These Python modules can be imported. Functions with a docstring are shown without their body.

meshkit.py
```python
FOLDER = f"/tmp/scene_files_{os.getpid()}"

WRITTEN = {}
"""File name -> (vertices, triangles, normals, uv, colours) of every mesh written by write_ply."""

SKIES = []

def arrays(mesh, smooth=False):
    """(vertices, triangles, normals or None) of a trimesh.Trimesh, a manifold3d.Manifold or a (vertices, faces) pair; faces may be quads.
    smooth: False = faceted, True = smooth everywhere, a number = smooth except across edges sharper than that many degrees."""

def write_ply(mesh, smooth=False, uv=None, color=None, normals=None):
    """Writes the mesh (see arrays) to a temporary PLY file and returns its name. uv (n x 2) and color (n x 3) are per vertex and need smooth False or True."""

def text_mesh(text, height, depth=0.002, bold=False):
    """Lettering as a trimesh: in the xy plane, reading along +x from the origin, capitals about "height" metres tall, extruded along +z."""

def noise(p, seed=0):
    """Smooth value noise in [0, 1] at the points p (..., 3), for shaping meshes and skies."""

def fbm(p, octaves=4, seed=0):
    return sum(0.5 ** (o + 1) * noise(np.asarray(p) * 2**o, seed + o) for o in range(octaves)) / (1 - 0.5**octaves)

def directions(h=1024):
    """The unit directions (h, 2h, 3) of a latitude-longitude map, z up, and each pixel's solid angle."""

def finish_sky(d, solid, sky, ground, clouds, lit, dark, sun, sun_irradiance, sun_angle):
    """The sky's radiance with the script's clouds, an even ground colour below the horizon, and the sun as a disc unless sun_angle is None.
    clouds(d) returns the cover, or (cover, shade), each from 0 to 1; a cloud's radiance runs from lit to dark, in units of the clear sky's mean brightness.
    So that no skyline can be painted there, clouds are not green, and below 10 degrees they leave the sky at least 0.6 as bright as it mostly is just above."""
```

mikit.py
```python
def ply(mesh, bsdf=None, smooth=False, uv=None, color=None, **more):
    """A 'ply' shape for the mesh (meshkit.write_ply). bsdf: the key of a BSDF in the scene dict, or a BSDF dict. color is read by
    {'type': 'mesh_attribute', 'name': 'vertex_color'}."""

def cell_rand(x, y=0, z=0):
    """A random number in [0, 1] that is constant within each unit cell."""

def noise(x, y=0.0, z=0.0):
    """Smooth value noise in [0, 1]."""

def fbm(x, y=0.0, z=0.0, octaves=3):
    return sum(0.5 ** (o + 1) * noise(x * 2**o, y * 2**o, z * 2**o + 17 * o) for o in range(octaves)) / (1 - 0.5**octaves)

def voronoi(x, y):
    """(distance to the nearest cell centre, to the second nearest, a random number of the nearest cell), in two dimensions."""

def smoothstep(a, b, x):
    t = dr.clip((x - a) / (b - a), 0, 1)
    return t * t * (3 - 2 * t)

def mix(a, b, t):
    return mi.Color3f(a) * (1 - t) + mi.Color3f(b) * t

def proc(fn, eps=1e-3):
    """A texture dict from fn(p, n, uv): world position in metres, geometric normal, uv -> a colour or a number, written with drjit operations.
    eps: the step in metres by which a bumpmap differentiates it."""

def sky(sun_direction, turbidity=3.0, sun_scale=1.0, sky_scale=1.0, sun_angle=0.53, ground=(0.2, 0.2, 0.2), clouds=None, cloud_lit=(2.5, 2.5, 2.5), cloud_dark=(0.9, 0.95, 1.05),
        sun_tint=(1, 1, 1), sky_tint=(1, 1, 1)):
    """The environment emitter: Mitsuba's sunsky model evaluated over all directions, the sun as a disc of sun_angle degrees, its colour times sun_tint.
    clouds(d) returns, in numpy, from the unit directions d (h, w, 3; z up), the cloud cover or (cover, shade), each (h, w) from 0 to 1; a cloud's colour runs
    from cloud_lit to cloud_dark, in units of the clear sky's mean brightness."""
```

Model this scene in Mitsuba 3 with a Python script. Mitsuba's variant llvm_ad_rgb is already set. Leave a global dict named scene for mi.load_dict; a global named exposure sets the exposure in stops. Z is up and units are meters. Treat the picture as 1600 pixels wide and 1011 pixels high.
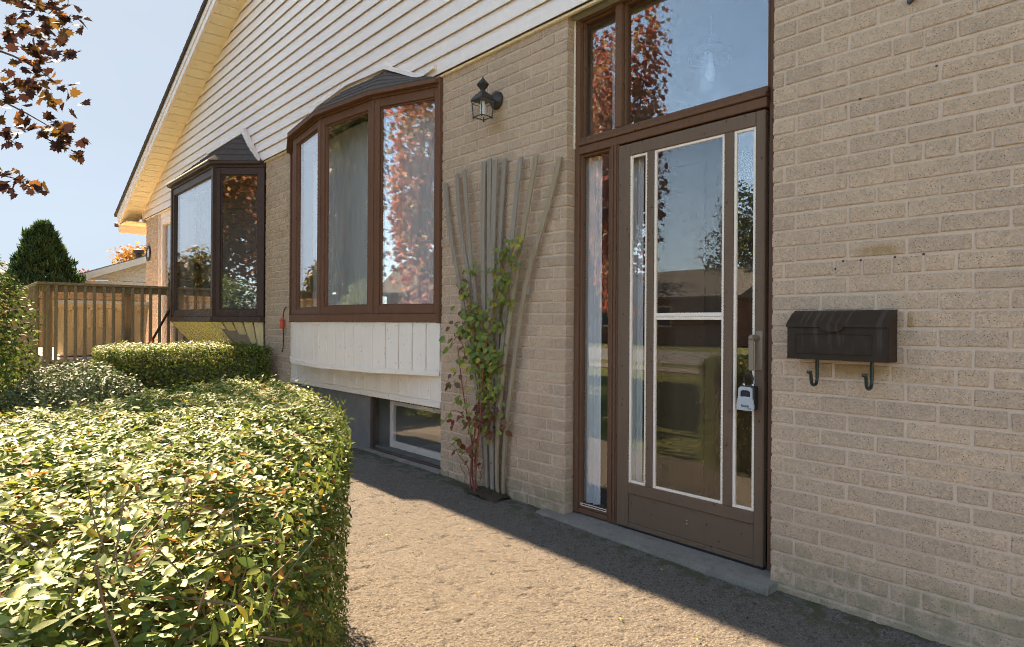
import math
import numpy as np
import trimesh
import mitsuba as mi
import drjit as dr
import mikit
import meshkit
from mikit import noise, fbm, voronoi, cell_rand, smoothstep, mix
from shapely.geometry import Polygon, Point

T = mi.ScalarTransform4f
scene, labels = {}, {}

# ------------------------------------------------------------------ camera, light, exposure
CAM = np.array([0.0, -2.562, 1.10])
TH, ROLL = math.radians(41.971), 0.0063
FWD = np.array([-math.cos(TH), math.sin(TH), 0.0])
RGT = np.array([math.sin(TH), math.cos(TH), 0.0])
UPV = np.array([0, 0, 1.0]) * math.cos(ROLL) - RGT * math.sin(ROLL)
scene['camera'] = {'type': 'perspective', 'fov': 2 * math.degrees(math.atan(800 / 995.0)), 'fov_axis': 'x',
                   'near_clip': 0.05, 'far_clip': 2000.0,
                   'to_world': T().look_at(origin=CAM.tolist(), target=(CAM + FWD).tolist(), up=UPV.tolist())}
SUN_EL, SUN_AZ = math.radians(35.0), math.radians(0.8)


def dimming_veil(d):
    """An added veil dimming the half of the sky behind the house, wisps elsewhere."""
    p = d * np.array([2.2, 2.2, 6.0])
    c = meshkit.fbm(p, 5, 3)
    veil = np.clip((d[..., 1] + 0.60) / 0.30, 0, 1)  # added to dim the visible sky; the wall keeps its sky light
    veil = veil * veil * (3 - 2 * veil)
    wisp = np.clip((c - 0.55) * 1.6, 0, 0.25)
    return np.maximum(veil * (0.93 + 0.07 * c), wisp * (1 - veil)), np.clip(1.1 - c * 1.1 - 0.2 * d[..., 2], 0, 1) * veil


scene['sky'] = mikit.sky([-math.cos(SUN_EL) * math.cos(SUN_AZ), math.cos(SUN_EL) * math.sin(SUN_AZ), math.sin(SUN_EL)],
                         turbidity=2.4, clouds=dimming_veil, cloud_lit=(0.51, 0.575, 0.66), cloud_dark=(0.43, 0.525, 0.655),
                         sun_scale=1.15, sun_tint=(1.0, 0.97, 0.92), sky_tint=(1.20, 1.05, 0.93), ground=(0.18, 0.17, 0.13))
exposure = 3.95

# ------------------------------------------------------------------ helpers
rng = np.random.default_rng(7)
counts = {}


def key_for(name, parent=None):
    full = f'{parent}__{name}' if parent else name
    n = counts.get(full, 0)
    counts[full] = n + 1
    return full if n == 0 else f'{full}_{n:03d}'


def tag(k, label=None, cat=None, group=None, kind=None):
    d = labels.setdefault(k, {})
    for a, b in (('label', label), ('category', cat), ('group', group), ('kind', kind)):
        if b:
            d[a] = b
    return k


def thing(name, label, cat, group=None):
    return tag(key_for(name), label, cat, group)


def obj(name, mesh, mat, parent=None, smooth=False, label=None, cat=None, group=None, kind=None, **kw):
    k = key_for(name, parent)
    if isinstance(mesh, dict):
        scene[k] = {**mesh, 'bsdf': {'type': 'ref', 'id': mat}, **kw}
    else:
        scene[k] = mikit.ply(mesh, mat, smooth=smooth, **kw)
    if label or cat or group or kind:
        tag(k, label, cat, group, kind)
    return k


def cat_(ms):
    return trimesh.util.concatenate(ms)


def box(x0, x1, y0, y1, z0, z1, b=0.003):
    lo, hi = np.array([min(x0, x1), min(y0, y1), min(z0, z1)]), np.array([max(x0, x1), max(y0, y1), max(z0, z1)])
    b = min(b, 0.3 * float((hi - lo).min()))
    if b <= 0:
        m = trimesh.creation.box(bounds=[lo, hi])
        return m
    pts = []
    for sx in (0, 1):
        for sy in (0, 1):
            for sz in (0, 1):
                c = np.where([sx, sy, sz], hi, lo)
                s = np.where([sx, sy, sz], -b, b)
                for ax in range(3):
                    p = c + s
                    p[ax] = c[ax]
                    pts.append(p)
    return trimesh.convex.convex_hull(np.array(pts))


def hull(pts):
    return trimesh.convex.convex_hull(np.array(pts, float))


def bar(p, q, w, d, up=(0, 0, 1), b=0.002):
    """A chamfered bar of section w x d from p to q."""
    p, q = np.array(p, float), np.array(q, float)
    L = np.linalg.norm(q - p)
    m = box(-w / 2, w / 2, -d / 2, d / 2, 0, L, b)
    z = (q - p) / L
    x = np.cross(up, z)
    if np.linalg.norm(x) < 1e-6:
        x = np.cross((0, 1, 0), z)
    x /= np.linalg.norm(x)
    M = np.eye(4)
    M[:3, 0], M[:3, 1], M[:3, 2], M[:3, 3] = x, np.cross(z, x), z, p
    m.apply_transform(M)
    return m


def tube(pts, r, sides=8):
    p = np.asarray(pts, float)
    r = np.broadcast_to(np.asarray(r, float), (len(p),))
    t = np.gradient(p, axis=0)
    t /= np.linalg.norm(t, axis=1, keepdims=True) + 1e-12
    ref = np.array([0.31, 0.22, 0.92])
    a = np.cross(t, ref)
    a /= np.linalg.norm(a, axis=1, keepdims=True) + 1e-12
    b = np.cross(t, a)
    ang = np.arange(sides) * 2 * np.pi / sides
    v = p[:, None] + r[:, None, None] * (np.cos(ang)[None, :, None] * a[:, None] + np.sin(ang)[None, :, None] * b[:, None])
    i, j = np.meshgrid(np.arange(len(p) - 1), np.arange(sides), indexing='ij')
    q = np.stack([i * sides + j, i * sides + (j + 1) % sides, (i + 1) * sides + (j + 1) % sides, (i + 1) * sides + j], -1).reshape(-1, 4)
    f = np.vstack([q[:, [0, 1, 2]], q[:, [0, 2, 3]]])
    n = len(p)
    caps = [[0, k + 1, k] for k in range(1, sides - 1)] + [[(n - 1) * sides, (n - 1) * sides + k, (n - 1) * sides + k + 1] for k in range(1, sides - 1)]
    return trimesh.Trimesh(v.reshape(-1, 3), np.vstack([f, caps]), process=False)


def spline(pts, n):
    from scipy.interpolate import CubicSpline
    p = np.asarray(pts, float)
    s = np.r_[0, np.cumsum(np.linalg.norm(np.diff(p, axis=0), axis=1))]
    return CubicSpline(s, p)(np.linspace(0, s[-1], n)) if len(p) > 2 else np.linspace(p[0], p[1], n)


def lathe(profile, n=24, at=(0, 0, 0)):
    m = trimesh.creation.revolve(np.array(profile, float), sections=n)
    m.apply_translation(at)
    return m


def slab(poly2d, z0, z1):
    m = trimesh.creation.extrude_polygon(Polygon(poly2d), z1 - z0, engine='earcut')
    m.apply_translation([0, 0, z0])
    return m


def panel(quad, thick):
    """A board given by four corners, thickened against its normal."""
    q = np.array(quad, float)
    n = np.cross(q[1] - q[0], q[3] - q[0])
    n /= np.linalg.norm(n)
    return hull(np.vstack([q, q - n * thick]))


# ------------------------------------------------------------------ materials
def rgb(*c):
    return {'type': 'rgb', 'value': list(c)}


def mat(name, base, rough=0.6, spec=0.4, bump=None, bscale=1.0, two=True, **kw):
    d = {'type': 'principled', 'base_color': rgb(*base) if isinstance(base, tuple) else base, 'roughness': rough, 'specular': spec, **kw}
    if bump is not None:
        d = {'type': 'bumpmap', 'arbitrary': bump, 'scale': bscale, 'bsdf': d}
    scene[name] = {'type': 'twosided', 'bsdf': d} if two else d
    return name


def c3(a):
    return mi.Color3f(*a)


BR_L, BR_C, BR_Z = 0.198, 0.0657, 1.3527


def brick_col(p, n, uv):
    row = dr.floor((p.z - BR_Z) / BR_C)
    colx = dr.floor(p.x / BR_L + 0.5 * (row - 2 * dr.floor(row * 0.5)) + 0.783)
    t = cell_rand(row, colx, 5)
    base = mix(c3((0.490, 0.348, 0.240)), c3((0.415, 0.297, 0.210)), t)
    base = mix(base, c3((0.47, 0.325, 0.215)), smoothstep(0.80, 0.98, cell_rand(row, colx, 9)) * 0.6)
    g = fbm(p.x * 230, p.z * 230, p.y * 230, 2)
    base = base * (0.72 + 0.56 * g) * (0.90 + 0.20 * fbm(p.x * 60, p.z * 60, p.y * 60, 2))
    d1, _, r1 = voronoi((p.x + p.y) * 120, p.z * 120)
    base = mix(base, c3((0.10, 0.078, 0.062)), smoothstep(0.24, 0.10, d1) * smoothstep(0.72, 0.80, r1))
    base = mix(base, c3((0.55, 0.47, 0.40)), smoothstep(0.20, 0.08, d1) * smoothstep(0.05, 0.02, r1))
    # algae and splashed dirt with ragged outlines near the ground
    edge = p.z + 0.16 * fbm(p.x * 5, p.z * 7, 1.7, 3)
    m = smoothstep(0.34, 0.20, edge) * smoothstep(0.30, 0.62, fbm(p.x * 26, p.z * 26, 4.0, 3))
    base = mix(base, c3((0.235, 0.205, 0.120)), m * 0.55)
    # rusty water stains: under the old hooks, beside and under the letter box
    s = fbm(p.x * 60, p.z * 22, 2.0, 3)
    e1 = dr.exp(-dr.square((p.x + 0.84) / 0.06) - dr.square((p.z - 1.378) / 0.02))
    e2 = dr.exp(-dr.square((p.x + 0.93) / 0.13) - dr.square((p.z - 0.935) / 0.028))
    e3 = dr.exp(-dr.square((p.x + 0.735) / 0.012) - dr.square((p.z - 1.12) / 0.04))
    e4 = dr.exp(-dr.square((p.x + 2.99) / 0.05) - dr.square((p.z - 2.33) / 0.07))
    st = dr.clip((e1 * 1.1 + e2 * 1.2 + e3 * 1.1 + e4 * 0.6) * (0.35 + 1.0 * s), 0, 0.8)
    return mix(base, c3((0.30, 0.185, 0.07)), st)


def brick_h(p, n, uv):
    d1, _, r1 = voronoi((p.x + p.y) * 120, p.z * 120)
    pit = smoothstep(0.26, 0.05, d1) * smoothstep(0.70, 0.80, r1)
    return fbm((p.x + p.y) * 260, p.z * 260, 3.0, 2) * 0.0010 - pit * 0.002


mat('brick', mikit.proc(brick_col), 0.93, 0.2, mikit.proc(brick_h, 6e-4), 1.0)


def mortar_col(p, n, uv):
    g = fbm(p.x * 160, p.z * 160, p.y * 160, 3)
    base = mix(c3((0.475, 0.352, 0.258)), c3((0.605, 0.462, 0.348)), g)
    edge = p.z + 0.16 * fbm(p.x * 5, p.z * 7, 1.7, 3)
    m = smoothstep(0.30, 0.18, edge) * smoothstep(0.30, 0.62, fbm(p.x * 26, p.z * 26, 4.0, 3))
    return mix(base, c3((0.25, 0.22, 0.13)), m * 0.4)


mat('mortar', mikit.proc(mortar_col), 0.95, 0.1)


def wood_paint(a, b, sc=1.0):
    def f(p, n, uv):
        g = fbm((p.x + p.y) * 90, p.z * 5, p.y * 20, 3)
        k = fbm(p.x * 6, p.y * 6, p.z * 6, 3)
        d1, _, r1 = voronoi((p.x + p.y) * 45, p.z * 30)
        c = mix(c3(a), c3(b), dr.clip(g * 0.7 + k * 0.5, 0, 1))
        return mix(c, c3(a) * 0.45, smoothstep(0.22, 0.12, d1) * smoothstep(0.93, 0.97, r1))
    return mikit.proc(f)


def grain_h(p, n, uv):
    return fbm((p.x + p.y) * 300, p.z * 14, 1.0, 2) * 0.0006


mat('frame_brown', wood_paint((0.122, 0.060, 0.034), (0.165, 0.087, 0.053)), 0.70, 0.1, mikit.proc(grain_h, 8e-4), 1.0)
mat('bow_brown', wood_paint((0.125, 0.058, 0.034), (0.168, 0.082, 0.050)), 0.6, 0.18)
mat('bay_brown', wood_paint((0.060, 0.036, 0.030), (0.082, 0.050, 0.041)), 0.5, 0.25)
mat('door_brown', wood_paint((0.135, 0.086, 0.055), (0.168, 0.110, 0.075)), 0.55, 0.15)
mat('white_bead', (0.80, 0.67, 0.55), 0.4, 0.5)


def siding_col(p, n, uv):
    g = fbm(p.x * 2.2, p.z * 30, p.y * 9, 3)
    s = fbm(p.x * 60, p.z * 9, 0.3, 3)
    c = mix(c3((0.78, 0.655, 0.575)), c3((0.83, 0.70, 0.615)), g)
    return mix(c, c3((0.52, 0.45, 0.37)), smoothstep(0.66, 0.86, s) * 0.35)


mat('siding', mikit.proc(siding_col), 0.45, 0.4)
mat('soffit_bounce_cream', wood_paint((0.80, 0.665, 0.45), (0.86, 0.72, 0.50)), 0.5, 0.35)  # cream trim paint, warmed to stand in for light bounced up from the ground
mat('apron_white', wood_paint((0.76, 0.655, 0.57), (0.81, 0.71, 0.62)), 0.45, 0.4)
mat('bay_bounce_yellow', wood_paint((0.62, 0.47, 0.23), (0.68, 0.53, 0.28)), 0.5, 0.3)  # trim colour pushed to yellow to stand in for bounced light
mat('shingle', mikit.proc(lambda p, n, uv: mix(c3((0.055, 0.047, 0.042)), c3((0.12, 0.10, 0.088)), fbm(p.x * 90, p.y * 90, p.z * 90, 3))), 0.9, 0.2)
mat('foundation', mikit.proc(lambda p, n, uv: mix(c3((0.13, 0.12, 0.115)), c3((0.20, 0.185, 0.17)), fbm(p.x * 14, p.y * 14, p.z * 14, 4))), 0.9, 0.2)


def concrete_col(p, n, uv):
    g = fbm(p.x * 12, p.y * 12, p.z * 12, 4)
    f = fbm(p.x * 200, p.y * 200, p.z * 200, 2)
    c = mix(c3((0.15, 0.13, 0.11)), c3((0.25, 0.22, 0.185)), g) * (0.8 + 0.4 * f)
    return mix(c, c3((0.13, 0.12, 0.08)), smoothstep(0.58, 0.75, fbm(p.x * 30, p.y * 30, 3.3, 3)) * 0.6)


mat('concrete', mikit.proc(concrete_col), 0.92, 0.2, mikit.proc(lambda p, n, uv: fbm(p.x * 150, p.y * 150, p.z * 150, 3) * 0.003, 8e-4), 1.0)


def asphalt_col(p, n, uv):
    g = fbm(p.x * 7, p.y * 7, 0.5, 4)
    f = fbm(p.x * 260, p.y * 260, 0.0, 2)
    d1, d2, r1 = voronoi(p.x * 130, p.y * 130)
    c = mix(c3((0.095, 0.080, 0.067)), c3((0.128, 0.110, 0.093)), g) * (0.55 + 0.85 * f)
    c = mix(c, mix(c3((0.05, 0.042, 0.035)), c3((0.235, 0.205, 0.172)), r1), smoothstep(0.42, 0.24, d1) * 0.75)
    e1, _, q1 = voronoi(p.x * 46, p.y * 46)
    c = mix(c, c3((0.030, 0.025, 0.020)), smoothstep(0.30, 0.12, e1 + 0.25 * (f - 0.5)) * smoothstep(0.70, 0.80, q1) * 0.8)
    c = mix(c, c3((0.055, 0.045, 0.036)), smoothstep(0.60, 0.78, fbm(p.x * 60, p.y * 60, 7.0, 3)) * 0.5)
    # moss grows in ragged patches along the foot of the wall
    wall = p.y + 0.10 * fbm(p.x * 6, p.y * 6, 9.0, 3)
    ms = smoothstep(-0.22, -0.02, wall) * smoothstep(0.42, 0.62, fbm(p.x * 22, p.y * 22, 5.0, 3))
    return mix(c, c3((0.060, 0.062, 0.028)), ms * 0.8)


mat('asphalt', mikit.proc(asphalt_col), 0.95, 0.2,
    mikit.proc(lambda p, n, uv: fbm(p.x * 120, p.y * 120, 0.0, 3) * 0.0045, 8e-4), 1.0)
mat('road_grey', mikit.proc(lambda p, n, uv: mix(c3((0.13, 0.125, 0.12)), c3((0.19, 0.18, 0.17)), fbm(p.x * 3, p.y * 3, 0, 4))), 0.95, 0.2)
mat('grass_blades', mikit.proc(lambda p, n, uv: mix(mix(c3((0.085, 0.125, 0.035)), c3((0.16, 0.175, 0.06)), fbm(p.x * 9, p.y * 9, 0, 4)), c3((0.30, 0.20, 0.08)), smoothstep(0.56, 0.70, fbm(p.x * 21, p.y * 21, 4.0, 3)) * 0.7)), 0.95, 0.1,
    mikit.proc(lambda p, n, uv: fbm(p.x * 40, p.y * 40, 0, 3) * 0.03, 4e-3), 1.0)
mat('black_metal', mikit.proc(lambda p, n, uv: mix(c3((0.020, 0.018, 0.017)), c3((0.034, 0.031, 0.029)), fbm(p.x * 40, p.y * 40, p.z * 40, 3))), 0.45, 0.5)


def mailbox_col(p, n, uv):
    c = mix(c3((0.030, 0.019, 0.012)), c3((0.043, 0.029, 0.019)), fbm(p.x * 30, p.y * 30, p.z * 30, 3))
    s = smoothstep(0.60, 0.76, fbm(p.x * 95, p.z * 6, 3.0, 3)) * smoothstep(1.02, 1.10, p.z + 0.05 * noise(p.x * 70))
    return mix(c, c3((0.075, 0.062, 0.050)), s * 0.5)


mat('mailbox_black', mikit.proc(mailbox_col), 0.5, 0.15)
mat('dark_green_iron', (0.014, 0.024, 0.019), 0.35, 0.5)
mat('grey_wood', mikit.proc(lambda p, n, uv: mix(c3((0.20, 0.165, 0.130)), c3((0.34, 0.285, 0.23)), fbm((p.x + p.y) * 130, p.z * 4, 0.7, 3))), 0.9, 0.2)
mat('tan_wood', mikit.proc(lambda p, n, uv: mix(c3((0.24, 0.180, 0.115)), c3((0.38, 0.295, 0.20)), fbm((p.x + p.y) * 130, p.z * 4, 0.7, 3))), 0.9, 0.2)
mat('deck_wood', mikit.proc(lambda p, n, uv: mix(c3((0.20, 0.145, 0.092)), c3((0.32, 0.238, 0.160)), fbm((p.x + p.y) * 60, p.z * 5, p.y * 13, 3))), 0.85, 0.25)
mat('deck_floor', mikit.proc(lambda p, n, uv: mix(c3((0.42, 0.39, 0.35)), c3((0.55, 0.51, 0.46)), fbm(p.x * 5, p.y * 60, 0.7, 3))), 0.85, 0.25)
mat('beige_plastic', (0.58, 0.46, 0.29), 0.55, 0.4)
mat('sheer_cloth', mikit.proc(lambda p, n, uv: mix(c3((0.62, 0.62, 0.62)), c3((0.72, 0.72, 0.72)), fbm(p.x * 50, p.y * 50, p.z * 3, 2))), 0.95, 0.1)
mat('room_paint', (0.30, 0.28, 0.25), 0.9, 0.1)
mat('room_floor', (0.13, 0.08, 0.05), 0.6, 0.3)
mat('inner_wood', wood_paint((0.030, 0.017, 0.010), (0.048, 0.028, 0.016)), 0.5, 0.3)
mat('lock_grey', (0.42, 0.42, 0.43), 0.35, 0.5)
mat('rubber_black', (0.022, 0.022, 0.024), 0.5, 0.4)
scene['chrome'] = {'type': 'roughconductor', 'material': 'Cr', 'alpha': 0.18}
mat('old_brass', (0.27, 0.20, 0.15), 0.4, 0.5, metallic=0.5)
scene['pane_glass'] = {'type': 'thindielectric', 'int_ior': 2.05, 'ext_ior': 1.0}
scene['storm_glass'] = {'type': 'thindielectric', 'int_ior': 1.56, 'ext_ior': 1.0}
scene['lamp_glass'] = {'type': 'thindielectric', 'int_ior': 1.5, 'ext_ior': 1.0}
mat('frost_white', (0.75, 0.74, 0.71), 0.5, 0.4)
mat('bark', mikit.proc(lambda p, n, uv: mix(c3((0.10, 0.075, 0.055)), c3((0.20, 0.155, 0.12)), fbm(p.x * 30, p.y * 30, p.z * 8, 3))), 0.95, 0.1)
mat('twig', (0.20, 0.13, 0.08), 0.8, 0.2)
mat('red_stem', (0.23, 0.075, 0.045), 0.7, 0.3)
mat('soil', mikit.proc(lambda p, n, uv: mix(c3((0.030, 0.023, 0.016)), c3((0.085, 0.064, 0.044)), fbm(p.x * 80, p.y * 80, p.z * 80, 3))), 0.95, 0.1)
mat('red_plastic', (0.60, 0.075, 0.035), 0.4, 0.5)
mat('neighbour_white', (0.62, 0.60, 0.58), 0.6, 0.3)
mat('neighbour_brick', mikit.proc(lambda p, n, uv: mix(c3((0.16, 0.085, 0.058)), c3((0.25, 0.14, 0.10)), cell_rand(dr.floor(p.x * 5 + p.y * 5), dr.floor(p.z * 15)))), 0.9, 0.2)
mat('neighbour_roof', mikit.proc(lambda p, n, uv: mix(c3((0.09, 0.085, 0.08)), c3((0.16, 0.15, 0.14)), fbm(p.x * 6, p.y * 6, p.z * 20, 3))), 0.9, 0.2)
mat('green_roof', mikit.proc(lambda p, n, uv: mix(c3((0.12, 0.135, 0.10)), c3((0.19, 0.20, 0.155)), fbm(p.x * 6, p.y * 6, p.z * 20, 3))), 0.9, 0.2)
mat('fence_wood', mikit.proc(lambda p, n, uv: mix(c3((0.26, 0.15, 0.075)), c3((0.40, 0.25, 0.13)), fbm((p.x + p.y) * 22, p.z * 3, 0.7, 3))), 0.9, 0.2)
mat('window_dark', (0.02, 0.022, 0.025), 0.08, 0.6)


def leaf_mat(name, col, rough=0.45, trans=0.75, gloss=0.5):
    scene[name] = {'type': 'blendbsdf', 'weight': gloss,
                   'a': {'type': 'principledthin', 'base_color': col, 'roughness': 0.6, 'diff_trans': trans, 'eta': 1.5, 'spec_trans': 0.0},
                   'b': {'type': 'twosided', 'bsdf': {'type': 'principled', 'base_color': col, 'roughness': rough, 'specular': 0.70}}}


leaf_mat('leaf_vc', {'type': 'mesh_attribute', 'name': 'vertex_color'}, 0.56, 1.2, 0.44)
leaf_mat('leaf_vc_soft', {'type': 'mesh_attribute', 'name': 'vertex_color'}, 0.55, 1.0, 0.3)
LEAF_COLS = {'leaf_green': (0.130, 0.178, 0.032), 'leaf_deep': (0.085, 0.135, 0.027), 'leaf_bright': (0.225, 0.26, 0.040),
             'leaf_yellow': (0.42, 0.34, 0.05), 'leaf_orange': (0.36, 0.15, 0.03), 'leaf_red': (0.21, 0.06, 0.028),
             'leaf_maple_dark': (0.050, 0.022, 0.016), 'leaf_maple_gold': (0.16, 0.09, 0.022), 'leaf_vine_green': (0.20, 0.225, 0.035), 'leaf_vine_brown': (0.17, 0.085, 0.04)}
for _n, _c in LEAF_COLS.items():
    leaf_mat(_n, rgb(*_c), 0.56, 1.2, 0.44)

# ------------------------------------------------------------------ foliage helpers
# templates in (along, across, normal)
PRIVET = (np.array([[0, 0, 0], [0.30, 0, -0.02], [0.68, 0, -0.03], [1, 0, -0.09],
                    [0.18, 0.20, 0.03], [0.48, 0.25, 0.035], [0.80, 0.15, -0.03],
                    [0.18, -0.20, 0.03], [0.48, -0.25, 0.035], [0.80, -0.15, -0.03]], float),
          np.array([[0, 1, 4], [4, 1, 5], [1, 2, 5], [5, 2, 6], [2, 3, 6], [0, 7, 1], [7, 8, 1], [1, 8, 2], [8, 9, 2], [2, 9, 3]]))
SIMPLE = (np.array([[0, 0, 0], [0.5, 0.3, 0.06], [0.5, 0, -0.03], [0.5, -0.3, 0.06], [1, 0, -0.1]], float),
          np.array([[0, 2, 1], [2, 4, 1], [0, 3, 2], [3, 4, 2]]))
_mp = [(0, 0), (0.06, 0.16), (-0.02, 0.34), (0.20, 0.30), (0.30, 0.52), (0.42, 0.40), (0.60, 0.50), (0.56, 0.26), (0.80, 0.20), (0.78, 0.10), (1.0, 0.0)]
_out = _mp + [(a, -b) for a, b in _mp[-2:0:-1]]
MAPLE = (np.array([[0.38, 0, -0.05]] + [[a, b, -0.22 * (a - 0.4) ** 2 + 0.35 * b * b] for a, b in _out], float),
         np.array([[0, i + 1, (i + 1) % len(_out) + 1] for i in range(len(_out))]))
OVAL = (np.array([[0, 0, 0], [0.28, 0.27, 0.05], [0.62, 0.28, 0.02], [1, 0, -0.14], [0.62, -0.28, 0.02], [0.28, -0.27, 0.05], [0.45, 0, -0.05]], float),
        np.array([[6, 1, 0], [6, 2, 1], [6, 3, 2], [6, 4, 3], [6, 5, 4], [6, 0, 5]]))


def unit(v):
    return v / (np.linalg.norm(v, axis=-1, keepdims=True) + 1e-12)


def leaf_arrays(tpl, P, N, A, L, W):
    V, Fc = tpl
    N = unit(N)
    A = unit(A - N * (A * N).sum(1, keepdims=True))
    B = np.cross(N, A)
    L, W = np.broadcast_to(L, (len(P),)), np.broadcast_to(W, (len(P),))
    v = P[:, None] + (V[None, :, 0, None] * L[:, None, None]) * A[:, None] + (V[None, :, 1, None] * W[:, None, None]) * B[:, None] + (V[None, :, 2, None] * L[:, None, None]) * N[:, None]
    f = Fc[None] + (np.arange(len(P)) * len(V))[:, None, None]
    return v.reshape(-1, 3), f.reshape(-1, 3)


def leaf_mesh(name, tpl, P, N, A, L, W, col, m, parent, kind='stuff'):
    v, f = leaf_arrays(tpl, P, N, A, L, W)
    c = np.repeat(col, len(tpl[0]), 0)
    k = key_for(name, parent)
    scene[k] = mikit.ply((v, f), m, smooth=True, color=c)
    tag(k, kind=kind)
    return k


UNIT_LEAF = {}


def leaf_parts(tpl_name, tpl, P, N, A, L, W, mats, parent, name='leaf'):
    if tpl_name not in UNIT_LEAF:
        UNIT_LEAF[tpl_name] = mikit.ply((tpl[0], tpl[1]), 'leaf_green', smooth=True)
    N = unit(N)
    A = unit(A - N * (A * N).sum(1, keepdims=True))
    B = np.cross(N, A)
    L, W = np.broadcast_to(L, (len(P),)), np.broadcast_to(W, (len(P),))
    for i in range(len(P)):
        M = np.eye(4)
        M[:3, 0], M[:3, 1], M[:3, 2], M[:3, 3] = A[i] * L[i], B[i] * W[i], N[i] * L[i], P[i]
        obj(name, UNIT_LEAF[tpl_name], mats[i], parent, to_world=T(M))


def pick_cols(n, pal, probs, r, jit=0.25):
    pal = np.array(pal)
    i = r.choice(len(pal), n, p=np.array(probs) / np.sum(probs))
    return pal[i] * (1 + jit * (r.random((n, 1)) - 0.5) * 2) * (1 + 0.12 * (r.random((n, 3)) - 0.5)), i


HEDGE_PAL = [(0.130, 0.178, 0.032), (0.085, 0.135, 0.027), (0.225, 0.26, 0.040), (0.42, 0.34, 0.05), (0.36, 0.15, 0.03), (0.21, 0.06, 0.028)]
HEDGE_MATS = ['leaf_green', 'leaf_deep', 'leaf_bright', 'leaf_yellow', 'leaf_orange', 'leaf_red']


# ------------------------------------------------------------------ ground
def gz(x, y):
    """Height of the path: it falls a little towards the door."""
    return 0.012 + 0.022 * np.clip(-1.16 - x, 0, 2.6)


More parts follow.
